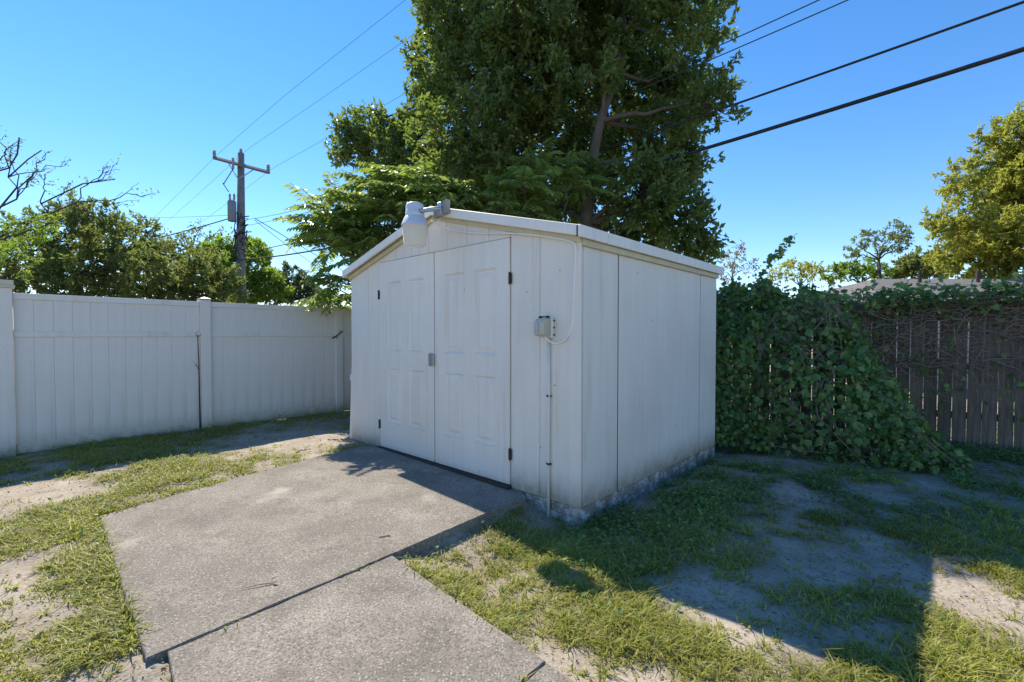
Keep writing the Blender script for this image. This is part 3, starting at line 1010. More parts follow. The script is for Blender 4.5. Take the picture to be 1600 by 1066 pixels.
# saplings with long feathered leaves
def sapling(name, label, base, tips, bark, n_fr=9, ln=.62, group=None):
    base = np.asarray(base, float)
    root = tag(empty(name, base), label, 'sapling', group)
    a = Acc()
    Pl, Dl, Nl, Ll = [], [], [], []
    fork = base + (np.mean(tips, axis=0) - base) * .45
    a.tube(bent(base, fork, 6, .02) - base, np.linspace(.045, .03, 6), 7)
    for tp in tips:
        tp = np.asarray(tp)
        a.tube(bent(fork, tp, 7, .04, .05) - base, np.linspace(.025, .008, 7), 6)
        for f in range(n_fr):
            an = f * 2.4 + rng.random()
            el = rng.uniform(-.1, .75)
            d = np.array([math.cos(an) * math.cos(el), math.sin(an) * math.cos(el), math.sin(el)])
            l_ = ln * rng.uniform(.7, 1.15)
            s = np.linspace(0, 1, 14)[:, None]
            start = tp - np.array([0, 0, rng.uniform(0, .3)])
            rp_ = start + d * s * l_ + np.array([0, 0, -1]) * (s ** 2) * l_ * rng.uniform(.25, .55)
            a.tube(rp_ - base, np.linspace(.004, .0015, 14), 4, False)
            tn = norm(np.gradient(rp_, axis=0))
            sd_ = norm(np.cross(tn, np.array([0, 0, 1.])))
            for sg in (-1, 1):
                idx = np.arange(3, 14)
                Pl.append(rp_[idx])
                Dl.append(sd_[idx] * sg + tn[idx] * .45 + np.array([0, 0, -.25]) + rng.normal(size=(len(idx), 3)) * .12)
                Nl.append(np.tile([0, 0, 1.], (len(idx), 1)) + rng.normal(size=(len(idx), 3)) * .2)
                Ll.append(l_ * .30 * (1 - .5 * np.abs(np.linspace(-.7, 1, len(idx)))))
    a.obj('trunk', bark, root, True, fix=False)
    L_ = np.concatenate(Ll)
    V, T = leaf_cards(np.vstack(Pl), np.vstack(Dl), np.vstack(Nl), L_, L_ * .40, .1, .15)
    tag(link('crown', np_mesh('crown', V - base, T, M['leaf_frond']), root), kind='stuff')
    return root
tipsA = [at(x_, y_, 7.8 + .4 * math.sin(i_ * 1.7)) for i_, (x_, y_) in enumerate([(505, 325), (530, 300), (560, 310), (585, 280), (610, 265), (640, 262), (665, 275), (690, 285), (540, 350), (575, 345), (610, 325), (650, 310), (690, 315), (510, 370), (560, 380), (600, 360), (528, 452), (540, 430), (520, 345), (590, 310), (630, 290), (670, 300), (720, 310)])]
sapling('feather_leaf_sapling', 'pale green feather-leaved sapling left of the gable lamp', (-1.95, 8.3, -.05), tipsA, M['bark'], 22, .70, 'feather-leaved saplings behind the shed')
tipsB = [at(x_, y_, 7.5 + .25 * math.sin(i_ * 2.1)) for i_, (x_, y_) in enumerate([(765, 300), (790, 280), (815, 275), (840, 300), (800, 305), (775, 325), (830, 325), (830, 245), (860, 255), (905, 270)])]
sapling('feather_leaf_sapling', 'pale green feather-leaved sapling standing above the shed ridge', (.2, 8.3, -.05), tipsB, M['bark'], 17, .58, 'feather-leaved saplings behind the shed')

# ------------------------------------------------------------------ vines on the wooden fence
def vh(b_, w_):
    bb = b_ + .30 * w_
    S_ = sstep(.0, 1.35, bb)
    lump = (fbm(b_ * 2.2 + 9, w_ * 2.2, 51) - .5) * 1.3 + (fbm(b_ * 6 + 2, w_ * 6, 53) - .5) * .5
    return (1.95 + lump) * S_ * np.clip(1 - (np.clip(w_, 0, 9) / 2.15) ** 2.6, 0, 1)
def vpos(b_, w_, z): return np.stack([F0[0] + DF[0] * b_ + NFN[0] * w_, F0[1] + DF[1] * b_ + NFN[1] * w_, z - .1], -1)
def bwn(vb, vw, vz): return np.stack([DF[0] * vb + NFN[0] * vw, DF[1] * vb + NFN[1] * vw, vz], -1)
N0 = 170000
b_, w_ = rng.uniform(-1.0, 3.3, N0), rng.uniform(0, 2.15, N0)
e = .02
h0 = vh(b_, w_)
hb, hw = (vh(b_ + e, w_) - h0) / e, (vh(b_, w_ + e) - h0) / e
wgt = np.sqrt(1 + hb ** 2 + hw ** 2)
gate = sstep(.42, .58, fbm(b_ * 3.2 + 3, w_ * 3.2 + h0 * 2.6, 57))
keep = (rng.random(N0) < np.minimum(wgt / 9, 1) * (.26 + .74 * gate)) & (h0 > .06)
b_, w_, h0, hb, hw = b_[keep], w_[keep], h0[keep], hb[keep], hw[keep]
nrm = norm(bwn(-hb, -hw, np.ones(len(b_))))
P1 = vpos(b_, w_, h0) + nrm * rng.uniform(-.26, .10, len(b_))[:, None]
# fringe along the fence top and sparse leaves down its face
N1 = 5200
b1 = rng.uniform(-3.4, 6, N1)
z1 = 1.97 + rng.normal(size=N1) * .09 + (fbm(b1 * 1.2, b1 * 0, 61) - .45) * .3
w1 = rng.normal(size=N1) * .16 + .05
P2 = vpos(b1, w1, z1)
N2_ = 900
b2_ = rng.uniform(-3.4, 2, N2_)
z2 = 1.9 - rng.random(N2_) ** 1.4 * 1.5
kp = fbm(b2_ * 2, z2 * 2, 71) > .48
P3 = vpos(b2_[kp], .03 + rng.random(kp.sum()) * .16, z2[kp])
PV = np.vstack([P1, P2, P3])
NV = np.vstack([nrm, np.tile([NFN[0] * .4, NFN[1] * .4, .9], (N1, 1)), np.tile([NFN[0], NFN[1], .35], (kp.sum(), 1))])
NV = norm(NV + rng.normal(size=NV.shape) * .55)
shed_loc = (PV[:, :2] - C0) @ np.stack([A, B]).T
okv = ~((shed_loc[:, 0] > -.10) & (shed_loc[:, 0] < W + .1) & (shed_loc[:, 1] > -.1) & (shed_loc[:, 1] < D + .10))
PV, NV = PV[okv], NV[okv]
# lobed leaf outline
an_ = np.array([0, .55, .95, 1.45, 1.9, 2.45]) 
rad = np.array([1.0, .62, .88, .55, .72, .45])
outl = [(0, -.08)]
prof = [(rad[i] * math.sin(an_[i]) * .62, rad[i] * math.cos(an_[i]) * .62 + .4) for i in range(6)]
LX = np.array([0] + [p[0] for p in prof] + [0.0] + [-p[0] for p in prof[:0:-1]])
LYc = np.array([.35] + [p[1] for p in prof] + [.10] + [p[1] for p in prof[:0:-1]])
LZ = -.22 * np.abs(LX) - .10 * (LYc - .3) ** 2
nL = len(LX)
fan = np.array([[0, k, k + 1 if k + 1 < nL else 1] for k in range(1, nL)])
def vine_leaves(P, N_, size):
    hint = rng.normal(size=P.shape) * .6 + np.array([0, 0, -1.0])
    Dd = norm(hint - N_ * np.sum(hint * N_, 1, keepdims=True))
    S_ = np.cross(Dd, N_)
    V = P[:, None] + size[:, None, None] * (S_[:, None] * LX[None, :, None] + Dd[:, None] * (LYc - .35)[None, :, None] + N_[:, None] * LZ[None, :, None])
    k = np.arange(len(P))[:, None, None] * nL
    return V.reshape(-1, 3), (k + fan[None]).reshape(-1, 3), Dd, S_
sz = (.03 + .08 * rng.random(len(PV)) ** 1.5) * (.65 + .75 * fbm(PV[:, 0] * 1.6 + PV[:, 1], PV[:, 2] * 1.8, 63))
dcam = np.linalg.norm(PV - np.array([0, 0, CAM_H]), axis=1)
facing = np.sum(NV * norm(np.array([0, 0, CAM_H]) - PV), 1)
ux = PV[:, 0] / PV[:, 1]
show = sz / dcam * np.clip(facing, 0, 1) * (ux < 1.08) * (ux > .44)
top300 = np.argsort(-show)[:300]
vine = tag(empty('grape_vine', (*(F0 + DF * 1.0), -.1)), 'dense green grape vine mounded between the shed and the wooden fence', 'vine')
vb0 = np.array(vine.location)
rest = np.ones(len(PV), bool)
rest[top300] = False
V, T, _, _ = vine_leaves(PV[rest], NV[rest], sz[rest])
tag(link('foliage', np_mesh('foliage', V - vb0, T, M['leaf_vine']), vine), kind='stuff')
lm = np_mesh('leaf', np.stack([LX, LYc - .35, LZ], -1), fan, M['leaf_vine'])
_, _, Dd, S_ = vine_leaves(PV[top300], NV[top300], sz[top300])
for k, ii in enumerate(top300):
    o = bpy.data.objects.new('leaf', lm)
    mtx = Matrix((Vector(S_[k]), Vector(Dd[k]), Vector(NV[ii]))).transposed().to_4x4() @ Matrix.Scale(sz[ii], 4)
    mtx.translation = Vector(PV[ii] - vb0)
    o.parent = vine
    o.matrix_local = mtx
    COL.objects.link(o)
a = Acc()
for k in range(300):           # woody stems inside and over the mound
    bs, ws = rng.uniform(-.5, 2.6), rng.uniform(.1, 1.9)
    n = 9
    bb = bs + np.cumsum(rng.normal(size=n) * .10) + np.linspace(0, rng.uniform(-.7, .5), n)
    ww = np.clip(ws + np.cumsum(rng.normal(size=n) * .07) + np.linspace(0, rng.uniform(-.3, .5), n), .02, 2.1)
    zz = np.maximum(vh(bb, ww) - rng.uniform(.0, .10), .02)
    a.tube(vpos(bb, ww, zz) - vb0, np.linspace(.006, .002, n) * rng.uniform(.5, 1.3), 5)
a.obj('stem', M['twig'], vine, fix=False)
# dead tangle on the fence to the right
tang = tag(empty('dead_vine_tangle', (*(F0 - DF * .6), 1.3)), 'tangle of dead brown vine stems hanging on the upper wooden fence', 'vine')
a = Acc()
for k in range(380):
    bs, zs_ = rng.uniform(-3.2, 1.6), rng.uniform(1.0, 1.97)
    n = 9
    bb = bs + np.linspace(0, rng.uniform(-1.1, 1.1), n) + np.cumsum(rng.normal(size=n) * .05)
    zz = zs_ + np.cumsum(rng.normal(size=n) * .05) - np.linspace(0, 1, n) ** 2 * rng.uniform(0, .35)
    ww = .03 + np.abs(np.cumsum(rng.normal(size=n) * .035)) + rng.random() * .12
    a.tube(vpos(bb, ww, zz) - np.array(tang.location), np.linspace(.006, .002, n) * rng.uniform(.5, 1.5), 4)
for k in range(40):
    bs = rng.uniform(-3.2, 1.2)
    n = 8
    bb = bs + np.cumsum(rng.normal(size=n) * .05)
    a.tube(vpos(bb, .03 + rng.random() * .1 + np.zeros(n), np.linspace(1.8, rng.uniform(.2, 1.2), n)) - np.array(tang.location), np.linspace(.004, .002, n), 4)
a.obj('dead_stem', M['twig'], tang, fix=False)
# tall shoot reaching above the mound
for k in range(34):          # stray shoots above the mound and fence top
    pb_ = rng.uniform(-2.8, 2.6)
    w0 = rng.uniform(0, .9) if pb_ > .6 else rng.uniform(0, .15)
    z0 = float(max(vh(np.array(pb_), np.array(w0)), 1.85))
    tl = rng.uniform(.2, .5)
    sp_ = bent(vpos(np.array(pb_), np.array(w0), z0 - .1), vpos(np.array(pb_ + rng.uniform(-.4, .4)), np.array(w0 + rng.uniform(-.1, .3)), z0 + tl * rng.uniform(.2, .8)), 10, .06, .2)
    ta_ = Acc().tube(sp_ - vb0, np.linspace(.005, .0015, 10), 5)
    pp = np.repeat(sp_, 3, 0) + rng.normal(size=(30, 3)) * .03
    V, T, _, _ = vine_leaves(pp - vb0, norm(rng.normal(size=(30, 3)) * .6 + np.array([0, -.3, .8])), rng.uniform(.035, .085, 30))
    tn_ = ta_.obj('shoot', M['twig'], vine, fix=False)
    tag(link('foliage', np_mesh('foliage', V, T, M['leaf_vine']), tn_), kind='stuff')
sh = np.array([at(1165, 470, 6.6), at(1185, 440, 6.55), at(1205, 408, 6.5), at(1222, 388, 6.5), at(1238, 371, 6.5)])
tq = np.linspace(0, 4, 26)
shp = np.stack([np.interp(tq, np.arange(5), sh[:, k]) for k in range(3)], -1)
shoot = tag(empty('vine_shoot', shp[0]), 'long leafy vine shoot rising above the mound beside the shed', 'vine')
Acc().tube(shp - shp[0], np.linspace(.007, .002, 26), 5).obj('stem', M['twig'], shoot)
pp = np.repeat(shp, 4, 0) + rng.normal(size=(104, 3)) * .035
V, T, _, _ = vine_leaves(pp, norm(rng.normal(size=(104, 3)) * .5 + np.array([0, -.5, .7])), rng.uniform(.05, .10, 104))
tag(link('foliage', np_mesh('foliage', V - shp[0], T, M['leaf_vine']), shoot), kind='stuff')

# ------------------------------------------------------------------ trees beyond the fences
def bg(name, label, px_base, Yc, lob, leaf, L=.16, tips=9, per=16, group=None, bark='bark_dark', spread=1.0, zb=-.05, tr0=.15, **kw):
    lb = lobes_px(lob, Yc, spread)
    bx = at(px_base, 480, Yc)
    zc = np.mean([c[2] for c, r in lb])
    tr_ = [(bx[0], Yc, zb, tr0), (bx[0] + .05, Yc, zc * .5, tr0 * .8), (bx[0] - .15, Yc, zc * .85, tr0 * .5)]
    return tree(name, label, 'tree', (bx[0], Yc, zb), tr_, lb, M[leaf], M[bark], tips, per, L, L * .42, group, 5, **kw)
GL, GR = 'trees beyond the white fence', 'trees beyond the wooden fence'
bg('bushy_tree', 'wide dull green bushy tree below the bare branches', 130, 15, [(40, 400, 55), (100, 370, 52), (150, 355, 45), (195, 380, 45), (60, 450, 50), (130, 430, 60), (200, 440, 50), (225, 420, 35)], 'leaf_dull', .15, 11, 22, GL)
bg('bushy_tree', 'lower olive green tree between the wide bush and the utility pole', 275, 17, [(250, 420, 42), (290, 410, 38), (320, 430, 40), (260, 460, 40), (300, 460, 40), (345, 455, 35), (235, 390, 22)], 'leaf_dull', .16, 10, 20, GL)
bg('leafy_tree', 'bright green vine-covered tree right behind the utility pole', 365, 22, [(345, 400, 28), (385, 392, 24), (350, 435, 32), (400, 420, 28), (420, 445, 26), (380, 455, 30), (330, 395, 15), (405, 395, 16)], 'leaf_bright', .22, 9, 20, GL)
bg('dark_round_tree', 'dark rounded tree right of the utility pole', 460, 24, [(455, 435, 24), (475, 450, 22), (440, 455, 20), (490, 460, 14), (455, 462, 20), (505, 462, 12)], 'leaf_dark', .20, 9, 20, GL)
bg('small_far_tree', 'small far tree seen between the fence end and shed', 512, 36, [(505, 466, 12), (520, 470, 10)], 'leaf_dark', .3, 6, 16, GL)
bg('airy_tree', 'thin airy pale tree showing above the olive tree', 300, 26, [(285, 372, 14), (310, 362, 12), (335, 366, 12), (355, 372, 10), (262, 382, 12)], 'leaf_dull', .22, 3, 12, GL, twig=.6)
bg('feathery_tree', 'yellow-green feathery foliage at the left edge above the fence', -30, 11, [(10, 365, 28), (50, 355, 26), (20, 400, 28), (-20, 380, 40), (75, 350, 14)], 'leaf_bright', .10, 10, 18, GL)
# bare tree
bb0 = at(-60, 470, 12.5)
bt = tag(empty('bare_tree', (bb0[0], 12.5, -.05)), 'nearly bare dark-branched tree spreading in from the left edge', 'tree', GL)
a = Acc()
o0 = np.array([bb0[0], 12.5, -.05])
LP = []
def limb(p, q, r, depth):
    path = bent(p, q, 7, .05, .04)
    a.tube(path - o0, np.linspace(r, r * .5, 7), 6)
    if depth == 0:
        LP.extend(path[3:])
        return
    ln = np.linalg.norm(q - p)
    for k in range(3 if depth > 1 else 4):
        st = path[rng.integers(3, 7)]
        d = norm((q - p) / ln + rng.normal(size=3) * np.array([.7, .5, .6]) + np.array([0, 0, .25]))
        limb(st, st + d * ln * rng.uniform(.22, .4), r * .5, depth - 1)
a.tube(np.array([o0, o0 + [0, 0, 2], at(-60, 400, 12.5)]) - o0, [.2, .17, .14], 8)
for tx, ty in ((30, 215), (65, 235), (50, 275), (180, 280), (140, 315), (0, 250), (90, 335), (-20, 230)):
    limb(at(-50 if ty < 300 else -30, 390, 12.5), at(tx, ty, 12.5 + rng.uniform(-.8, .8)), .030, 2)
a.obj('trunk', M['bark_dark'], bt, True, fix=False)
LP = np.array(LP)
LP = LP[rng.random(len(LP)) < .55]
LP = np.repeat(LP, 2, 0) + rng.normal(size=(len(LP) * 2, 3)) * .06
V, T = leaf_cards(LP, rand_unit(len(LP)), rand_unit(len(LP)) + [0, 0, 1], .085, .04)
tag(link('crown', np_mesh('crown', V - o0, T, M['leaf_dull']), bt), kind='stuff')

bg('golden_tree', 'large yellow-green tree at the right edge behind the roof', 1575, 17, [(1590, 215, 42), (1560, 245, 34), (1510, 275, 26), (1555, 300, 42), (1605, 285, 50), (1500, 345, 38), (1545, 370, 50), (1600, 370, 55), (1490, 395, 30), (1530, 410, 40), (1660, 250, 60), (1650, 350, 70), (1590, 415, 40), (1640, 190, 40), (1485, 300, 14)], 'leaf_gold', .16, 11, 22, GR, bark='bark')
bg('spreading_tree', 'small dark-limbed spreading tree standing above the neighbour roof', 1376, 24, [(1340, 385, 15), (1365, 370, 16), (1395, 362, 15), (1420, 365, 14), (1385, 385, 16), (1410, 380, 12), (1330, 400, 11)], 'leaf_dull', .17, 6, 14, GR, tr0=.13, r_limb=.06)
bg('round_bush_tree', 'olive rounded tree behind the roof beside the golden tree', 1445, 28, [(1440, 412, 24), (1420, 420, 20), (1465, 418, 22), (1400, 425, 14)], 'leaf_dull', .22, 9, 18, GR)
bg('round_bush_tree', 'light green low tree behind the dark roof edge', 1350, 27, [(1350, 418, 16), (1325, 425, 14), (1300, 428, 14), (1375, 424, 14)], 'leaf_bright', .22, 8, 18, GR)
bg('yellowing_tree', 'yellowing low tree above the vine mound', 1255, 18, [(1250, 425, 18), (1230, 415, 11), (1275, 425, 14), (1215, 430, 12)], 'leaf_gold', .14, 9, 18, GR, tr0=.06, r_limb=.03)
bg('dry_tree', 'pale dry thin tree just right of the shed', 1150, 16, [(1145, 405, 20), (1165, 420, 18), (1130, 425, 16), (1155, 390, 12)], 'leaf_dry', .10, 7, 14, GR, bark='bark', tr0=.05, r_limb=.025)

# ------------------------------------------------------------------ neighbour house
hz0 = at(1475, 430, 15)
house = tag(empty('neighbour_house', (14.0, 15, -.1)), 'low neighbour house with grey-brown shingle roof and vent pipes', 'house')
a = Acc().box((-4.2, -2.6, 0), (8, 5, 2.35))
a.obj('wall', M['wallfar'], house)
rz = at(1470, 429, 15)[2] - .02
a = Acc()
V = [(-4.8, -3.2, 2.3), (8.6, -3.2, 2.3), (8.6, 5.6, 2.3), (-4.8, 5.6, 2.3), (-2.2, 0.2, rz), (6, 0.2, rz)]
a.add(V, [(0, 4, 3), (1, 2, 5)], [(0, 1, 5, 4), (2, 3, 4, 5), (0, 3, 2, 1)])
rf = a.obj('roof', M['shingle'], house)
for px in (1437, 1528):
    p = at(px, 440, 14.6)
    Acc().tube([(p[0] - 14, -.4, rz - .35), (p[0] - 14, -.4, rz + .18)], .05, 8).obj('vent_pipe', M['bark_dark'], rf)
Acc().box((-4.85, -3.26, 2.16), (8.65, -3.202, 2.32)).obj('fascia', M['bark_dark'], rf)

# ------------------------------------------------------------------ utility pole and lines
PB = np.array([(378 - 800) / F_PX * 20, 20.0])
PD = norm(np.array([.75, -.66]))
pole = tag(empty('utility_pole', (*PB, -.1)), 'weathered wooden utility pole with a tilted crossarm behind the fence', 'utility pole')
topz = at(381, 240, 20)[2] + .1
a = Acc().tube([(0, 0, 0), (.01, 0, 3), (.02, 0, 6), (.06, 0, topz)], [.19, .175, .16, .13], 12)
a.obj('shaft', M['pole'], pole, True)
c0, c1 = at(338, 249, 20.35) - [*PB, -.1], at(424, 272, 19.5) - [*PB, -.1]
c0[1] -= .18; c1[1] -= .18
ca_ = Acc().tube([c0, c1], .075, 4)
ca_.obj('crossarm', M['pole'], pole)
for p in (c0, c1):
    d_ = norm(np.array(c1) - c0) * .04
    q = p + (d_ if p is c0 else -d_)
    Acc().lathe([(.05, 0), (.075, .06), (.05, .09), (.08, .14), (.05, .18), (.07, .24), (.03, .28), (0, .29)], 12).obj('insulator', M['porcelain'], pole, loc=q + [0, 0, .05])
Acc().lathe([(.05, 0), (.075, .06), (.05, .09), (.07, .15), (.03, .2), (0, .21)], 12).obj('insulator', M['porcelain'], pole, loc=(.06, 0, topz))
q = c0 * .58 + c1 * .42
Acc().tube([q + [-.08, -.1, .2], q + [-.08, -.1, -.25]], .05, 8).obj('fuse_cutout', M['porcelain'], pole)
for e_ in (c0 * .75 + c1 * .25, c0 * .25 + c1 * .75):
    Acc().tube([e_, (0.03, -.16, topz - 1.15)], .022, 5).obj('brace', M['galv'], pole)
tz = at(372, 330, 20)[2] + .1
a = Acc().lathe([(0, -.46), (.15, -.45), (.165, -.40), (.165, .36), (.14, .42), (0, .44)], 18)
tf = a.obj('transformer', M['wire_grey'], pole, True, loc=(-.20, -.26, tz - .05))
for dx in (-.08, .1): Acc().lathe([(.035, .45), (.05, .52), (.03, .56), (.05, .62), (.02, .72), (0, .73)], 10).obj('bushing', M['porcelain'], tf, loc=(dx, 0, 0))
a = Acc()
for k in range(46):
    z_ = rng.uniform(4.7, 6.4)
    an = rng.uniform(0, 6.28)
    r_ = rng.uniform(.14, .30)
    p = np.array([r_ * math.cos(an), r_ * math.sin(an) - .08, z_])
    a.tube([p, p + rng.normal(size=3) * [.10, .1, .25], p + rng.normal(size=3) * [.12, .1, .35]], .018, 5)
a.obj('cable_bundle', M['black'], pole)
for py, ln in ((341, .45), (354, .42), (365, .55), (375, .35)):
    z_ = at(385, py, 20)[2] + .1
    Acc().tube([(.05, -.1, z_), (.05 + ln, -.25, z_ + .02)], .025, 5).lathe([(0, 0), (.0, 0)], 3).obj('line_bracket', M['wire'], pole)
Acc().tube([q + [-.08, -.1, -.25], q + [-.5, -.1, -.9], (-.55, -.3, tz + 1.1), (-.3, -.3, tz + .72)], .018, 5).obj('jumper', M['black'], pole)

npl = np.array([PD[1], -PD[0], 0])
def line_pts(start, mids, ext=1.5):
    s0 = np.array(start, float)
    q = [s0] + [onplane(px, py, s0, npl) for px, py in mids]
    k = [np.dot((p - s0)[:2], PD) for p in q]
    co = np.polyfit(k, [p[2] for p in q], min(2, len(q) - 1))
    kk = np.linspace(0, max(k) * ext, 40)
    return np.stack([s0[0] + PD[0] * kk, s0[1] + PD[1] * kk, np.polyval(co, kk)], -1)
def wire(pts, r, mat, label):
    return tag(Acc().tube(pts, r, 6).obj('power_line', M[mat], None, True), label, 'cable', 'overhead lines')
def pz(py, Y=20): return at(385, py, Y)[2]
pb3 = lambda dx, z: np.array([PB[0] + dx, PB[1] - .2, z])
wire(line_pts(pb3(.1, pz(407)), [(515, 388), (1115, 225), (1600, 80)]), .026, 'black', 'thickest black cable crossing lowest at the right edge')
wire(line_pts(pb3(.1, pz(397)), [(1143, 165), (1600, 3)]), .015, 'black', 'black cable just above the thickest one at right')
wire(line_pts(pb3(.4, pz(345)), [(1065, 98), (1280, 0)]), .008, 'wire', 'upper of the two thin wires leaving the top edge right of the tree')
wire(line_pts(pb3(.4, pz(354)), [(1095, 100), (1325, 0)]), .008, 'wire', 'lower of the two thin wires leaving the top edge right of the tree')
def hv(start, px2, label, r=.0055):
    p0 = np.array(start)
    p1 = onplane(px2[0], px2[1], p0, npl)
    kk = np.linspace(-1, 1, 60)
    k1 = np.dot((p1 - p0)[:2], PD)
    sl = (p1[2] - p0[2]) / k1
    f_ = lambda d: np.where(d > 0, sl * d + np.maximum(d - k1, 0) * (-sl), -abs(d) * .085 + abs(d) ** 2 * .0009)
    d = np.where(kk > 0, kk * 26, kk * 48)
    pts_ = np.stack([p0[0] + PD[0] * d, p0[1] + PD[1] * d, p0[2] + f_(d)], -1)
    wire(pts_, r, 'wire', label)
hv(at(338, 243, 20.2), (444, 150), 'thin wire from the left end of the crossarm')
hv(at(383, 236, 19.9), (504, 153), 'thin wire from the top of the utility pole')
hv(at(424, 264, 19.5), (521, 210), 'thin wire from the right end of the crossarm')
def drop(p0, p1, sag, r, mat, label):
    t = np.linspace(0, 1, 24)[:, None]
    wire(np.asarray(p0) * (1 - t) + np.asarray(p1) * t - np.array([0, 0, 1.0]) * sag * 4 * t * (1 - t), r, mat, label)
drop(at(366, 339, 19.9), at(-60, 426, 16), .25, .022, 'black', 'black service cable sloping left from the pole across the bushes')
drop(at(366, 336, 19.9), at(150, 338, 30), .1, .008, 'wire', 'thin level wire going left from the pole')
drop(at(398, 341, 19.8), at(570, 442, 30), .05, .016, 'wire', 'service wire sloping down right from the pole, upper one')
drop(at(398, 344, 19.8), at(560, 452, 30), .25, .012, 'wire', 'service wire sloping down right from the pole, lower one')

# ------------------------------------------------------------------ grass, weeds and litter
def free(x, y, m_=.0):
    ok = np.ones(len(x), bool)
    for poly in SLABS: ok &= ~inside(x, y, poly)
    s = np.stack([x - C0[0], y - C0[1]], -1) @ np.stack([A, B]).T
    ok &= ~((s[:, 0] > -.01) & (s[:, 0] < W + .01) & (s[:, 1] > -.01) & (s[:, 1] < D))
    return ok
def wedge(n, y0=1.35, y1=11.0, u=1.35):
    Yv = y0 * (y1 / y0) ** rng.random(n)
    return rng.uniform(-u, u, n) * Yv, Yv
gxv, gyv = wedge(760000)
cv = cover(gxv, gyv)
dens = np.minimum(1, 5200 / (120000 / (gyv ** 2 * 1.4)))
sl_ = np.stack([gxv - C0[0], gyv - C0[1]], -1)
sR = sl_ @ np.array([-A[0], -A[1]])               # distance to the right of the shed front corner line
clump = vnoise(gxv * 6, gyv * 6, 77) * .6 + vnoise(gxv * 17, gyv * 17, 78) * .4
pr = (.75 * sstep(.25, 1.05, cv + (clump - .5) * 1.0)) * dens
yard_side = sstep(2.6, 4.0, gyv) * sstep(.2, 1.0, gxv)     # thinner grass in the weedy yard by the shed side
pr = pr * (1 - .93 * yard_side) + .02 * dens
k_ = (rng.random(len(gxv)) < pr) & free(gxv, gyv)
tx, ty = wedge(26000, 1.4, 10, 1.3)                        # tufts, also on the bare sand
tcv = cover(tx, ty)
tk = (rng.random(len(tx)) < (.05 + .55 * sstep(.25, .8, tcv)) * (1 - .6 * sstep(2.6, 4.0, ty) * sstep(.2, 1.0, tx)) * np.minimum(1, ty ** 2 / 9))
tx, ty, tcv = tx[tk], ty[tk], tcv[tk]
nbl = 22
trad = rng.uniform(.015, .055, len(tx))
ta = rng.uniform(0, 2 * math.pi, (len(tx), nbl))
trr = np.sqrt(rng.random((len(tx), nbl))) * trad[:, None]
bx_, by_ = (tx[:, None] + np.cos(ta) * trr).ravel(), (ty[:, None] + np.sin(ta) * trr).ravel()
bcv = np.repeat(np.maximum(tcv, .45) * rng.uniform(.7, 1.35, len(tx)), nbl)
fk = free(bx_, by_)
tan_ = ta.ravel()[fk] + rng.normal(size=fk.sum()) * .6
x_, y_, cv = np.concatenate([gxv[k_], bx_[fk]]), np.concatenate([gyv[k_], by_[fk]]), np.concatenate([cv[k_], bcv[fk]])
n = len(x_)
z_ = ground_z(x_, y_)
hgt = (.018 + .050 * rng.random(n) ** 1.5) * (.5 + .65 * cv)
tall = rng.random(n) < .004
hgt = np.where(tall, hgt * 2.0, hgt)
wid = rng.uniform(.0035, .008, n)
an = np.concatenate([rng.uniform(0, 2 * math.pi, n - len(tan_)), tan_])
dv = np.stack([np.cos(an), np.sin(an), 0 * an], -1)
sv = np.stack([-np.sin(an), np.cos(an), 0 * an], -1)
lean = rng.uniform(.4, 2.0, n)[:, None]
base = np.stack([x_, y_, z_ - .004], -1)
up = np.array([0, 0, 1.0])
p1 = base + up * (hgt * .6)[:, None] + dv * hgt[:, None] * lean * .35
p2 = base + up * (hgt * rng.uniform(.6, 1.0, n))[:, None] + dv * hgt[:, None] * lean
w3 = sv * wid[:, None]
V = np.stack([base - w3 * .5, base + w3 * .5, p1 - w3 * .45, p1 + w3 * .45, p2], 1).reshape(-1, 3)
k5 = np.arange(n)[:, None] * 5
T = np.concatenate([k5 + [[0, 1, 3]], k5 + [[0, 3, 2]], k5 + [[2, 3, 4]]])
tag(link('grass', np_mesh('grass', V, T, M['grass'])), 'patchy yellow-green lawn grass', 'grass', kind='stuff')
print('grass blades', n)

# low broad-leaved weeds by the shed and under the vines
wx, wy = wedge(330000, 2.3, 9, 1.3)
cv = cover(wx, wy)
yard = sstep(2.7, 4.2, wy - .25 * wx + .3) * sstep(.1, .8, wx)
cl = fbm(wx * 2.6, wy * 2.6, 91)
k_ = (rng.random(len(wx)) < sstep(.46, .72, cv * .6 + cl * .5) * (.05 + .95 * yard) * np.minimum(1, wy ** 2 / 22)) & free(wx, wy)
x_, y_ = wx[k_], wy[k_]
n = len(x_)
P = np.stack([x_, y_, ground_z(x_, y_) + rng.random(n) ** 1.6 * .075], -1)
Dd = rng.normal(size=(n, 3)) * [1, 1, .3]
V, T = leaf_cards(P, Dd, rng.normal(size=(n, 3)) * .35 + up, rng.uniform(.02, .05, n), rng.uniform(.014, .034, n), .1, .1)
tag(link('weeds', np_mesh('weeds', V, T, M['weed'])), 'low broad-leaved weeds', 'weeds', kind='stuff')
print('weeds', n)
lx, ly = wedge(9000, 1.5, 8, 1.3)
k_ = free(lx, ly)
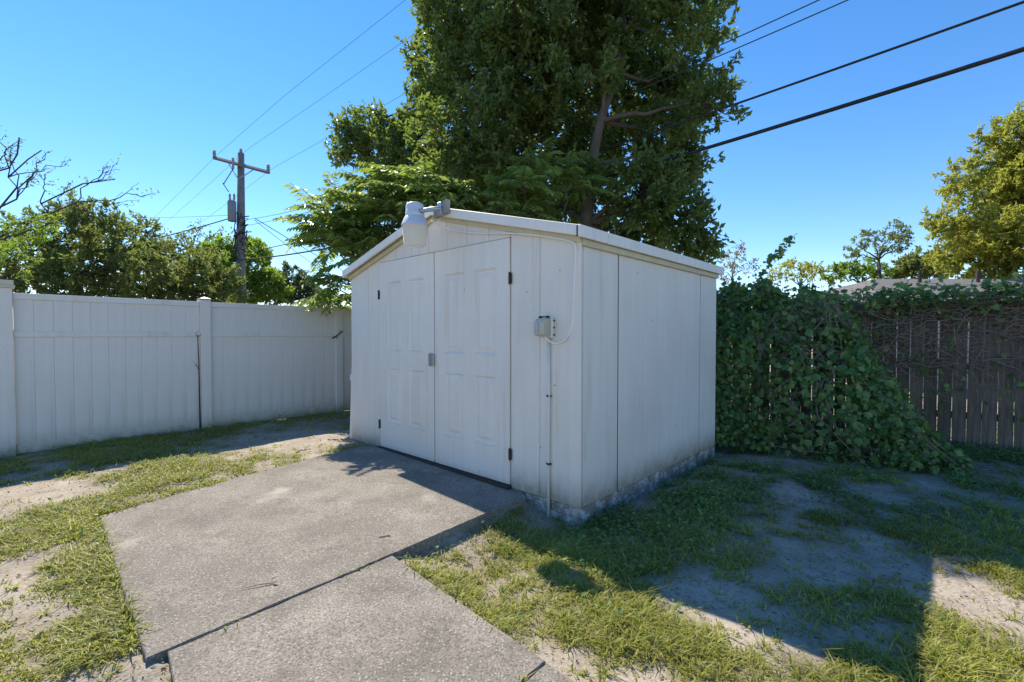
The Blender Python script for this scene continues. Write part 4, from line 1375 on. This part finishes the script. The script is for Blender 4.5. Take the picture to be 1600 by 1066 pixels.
x_, y_ = lx[k_], ly[k_]
n = len(x_)
V, T = leaf_cards(np.stack([x_, y_, ground_z(x_, y_) + .006], -1), rng.normal(size=(n, 3)) * [1, 1, .12], rng.normal(size=(n, 3)) * .25 + up, rng.uniform(.012, .035, n), rng.uniform(.003, .010, n), .2, .1)
tag(link('leaf_litter', np_mesh('leaf_litter', V, T, M['litter'])), 'scattered dry leaf litter', 'litter', kind='stuff')
# twigs
for (xa, ya), (xb, yb), lab in (((290, 718), (268, 705), 'pale fallen twig lying in the grass near the white fence'), ((462, 709), (486, 704), 'dark fallen stick on the bare sand near the shed corner'), ((232, 762), (312, 756), 'thin fallen twig lying beside the ramp edge')):
    p, q = G(xa, ya, .0), G(xb, yb, .0)
    p[2], q[2] = ground_z(np.array([p[0]]), np.array([p[1]]))[0] + .012, ground_z(np.array([q[0]]), np.array([q[1]]))[0] + .02
    path = bent(p, q, 6, .05, .03)
    tag(Acc().tube(path, np.linspace(.008, .004, 6), 6).tube(bent(path[3], path[3] + (path[5] - path[0]) * .3 + [0.02, .03, .05], 4), np.linspace(.004, .002, 4), 5).obj('fallen_twig', M['twig'], None), lab, 'twig', 'fallen twigs')
p = G(425, 911, -.03)
c = PLN[0]
p[2] = c[0] * p[0] + c[1] * p[1] + c[2] + .006
q = p + [-.14, -.06, .002]
a = Acc().tube(bent(p, q, 5, .04), np.linspace(.004, .002, 5), 5)
V, T = leaf_cards(np.array([p, p + [-.01, .01, .004]]), np.array([[.9, -.2, .15], [.3, .9, .3]]), np.array([[0, 0, 1.], [0, 0, 1]]), .045, .02)
a.add(V, T)
tag(a.obj('fallen_leaf_sprig', M['twig'], None, fix=False), 'small dry sprig lying on the concrete ramp', 'twig')
p = G(592, 842, -.03)
p[2] = c[0] * p[0] + c[1] * p[1] + c[2] + .006
tag(Acc().tube([p, p + [.035, .02, .0], p + [.07, .03, .001]], .004, 6).obj('fallen_twig', M['twig'], None), 'short pale stick lying near the ramp joint', 'twig', 'fallen twigs')
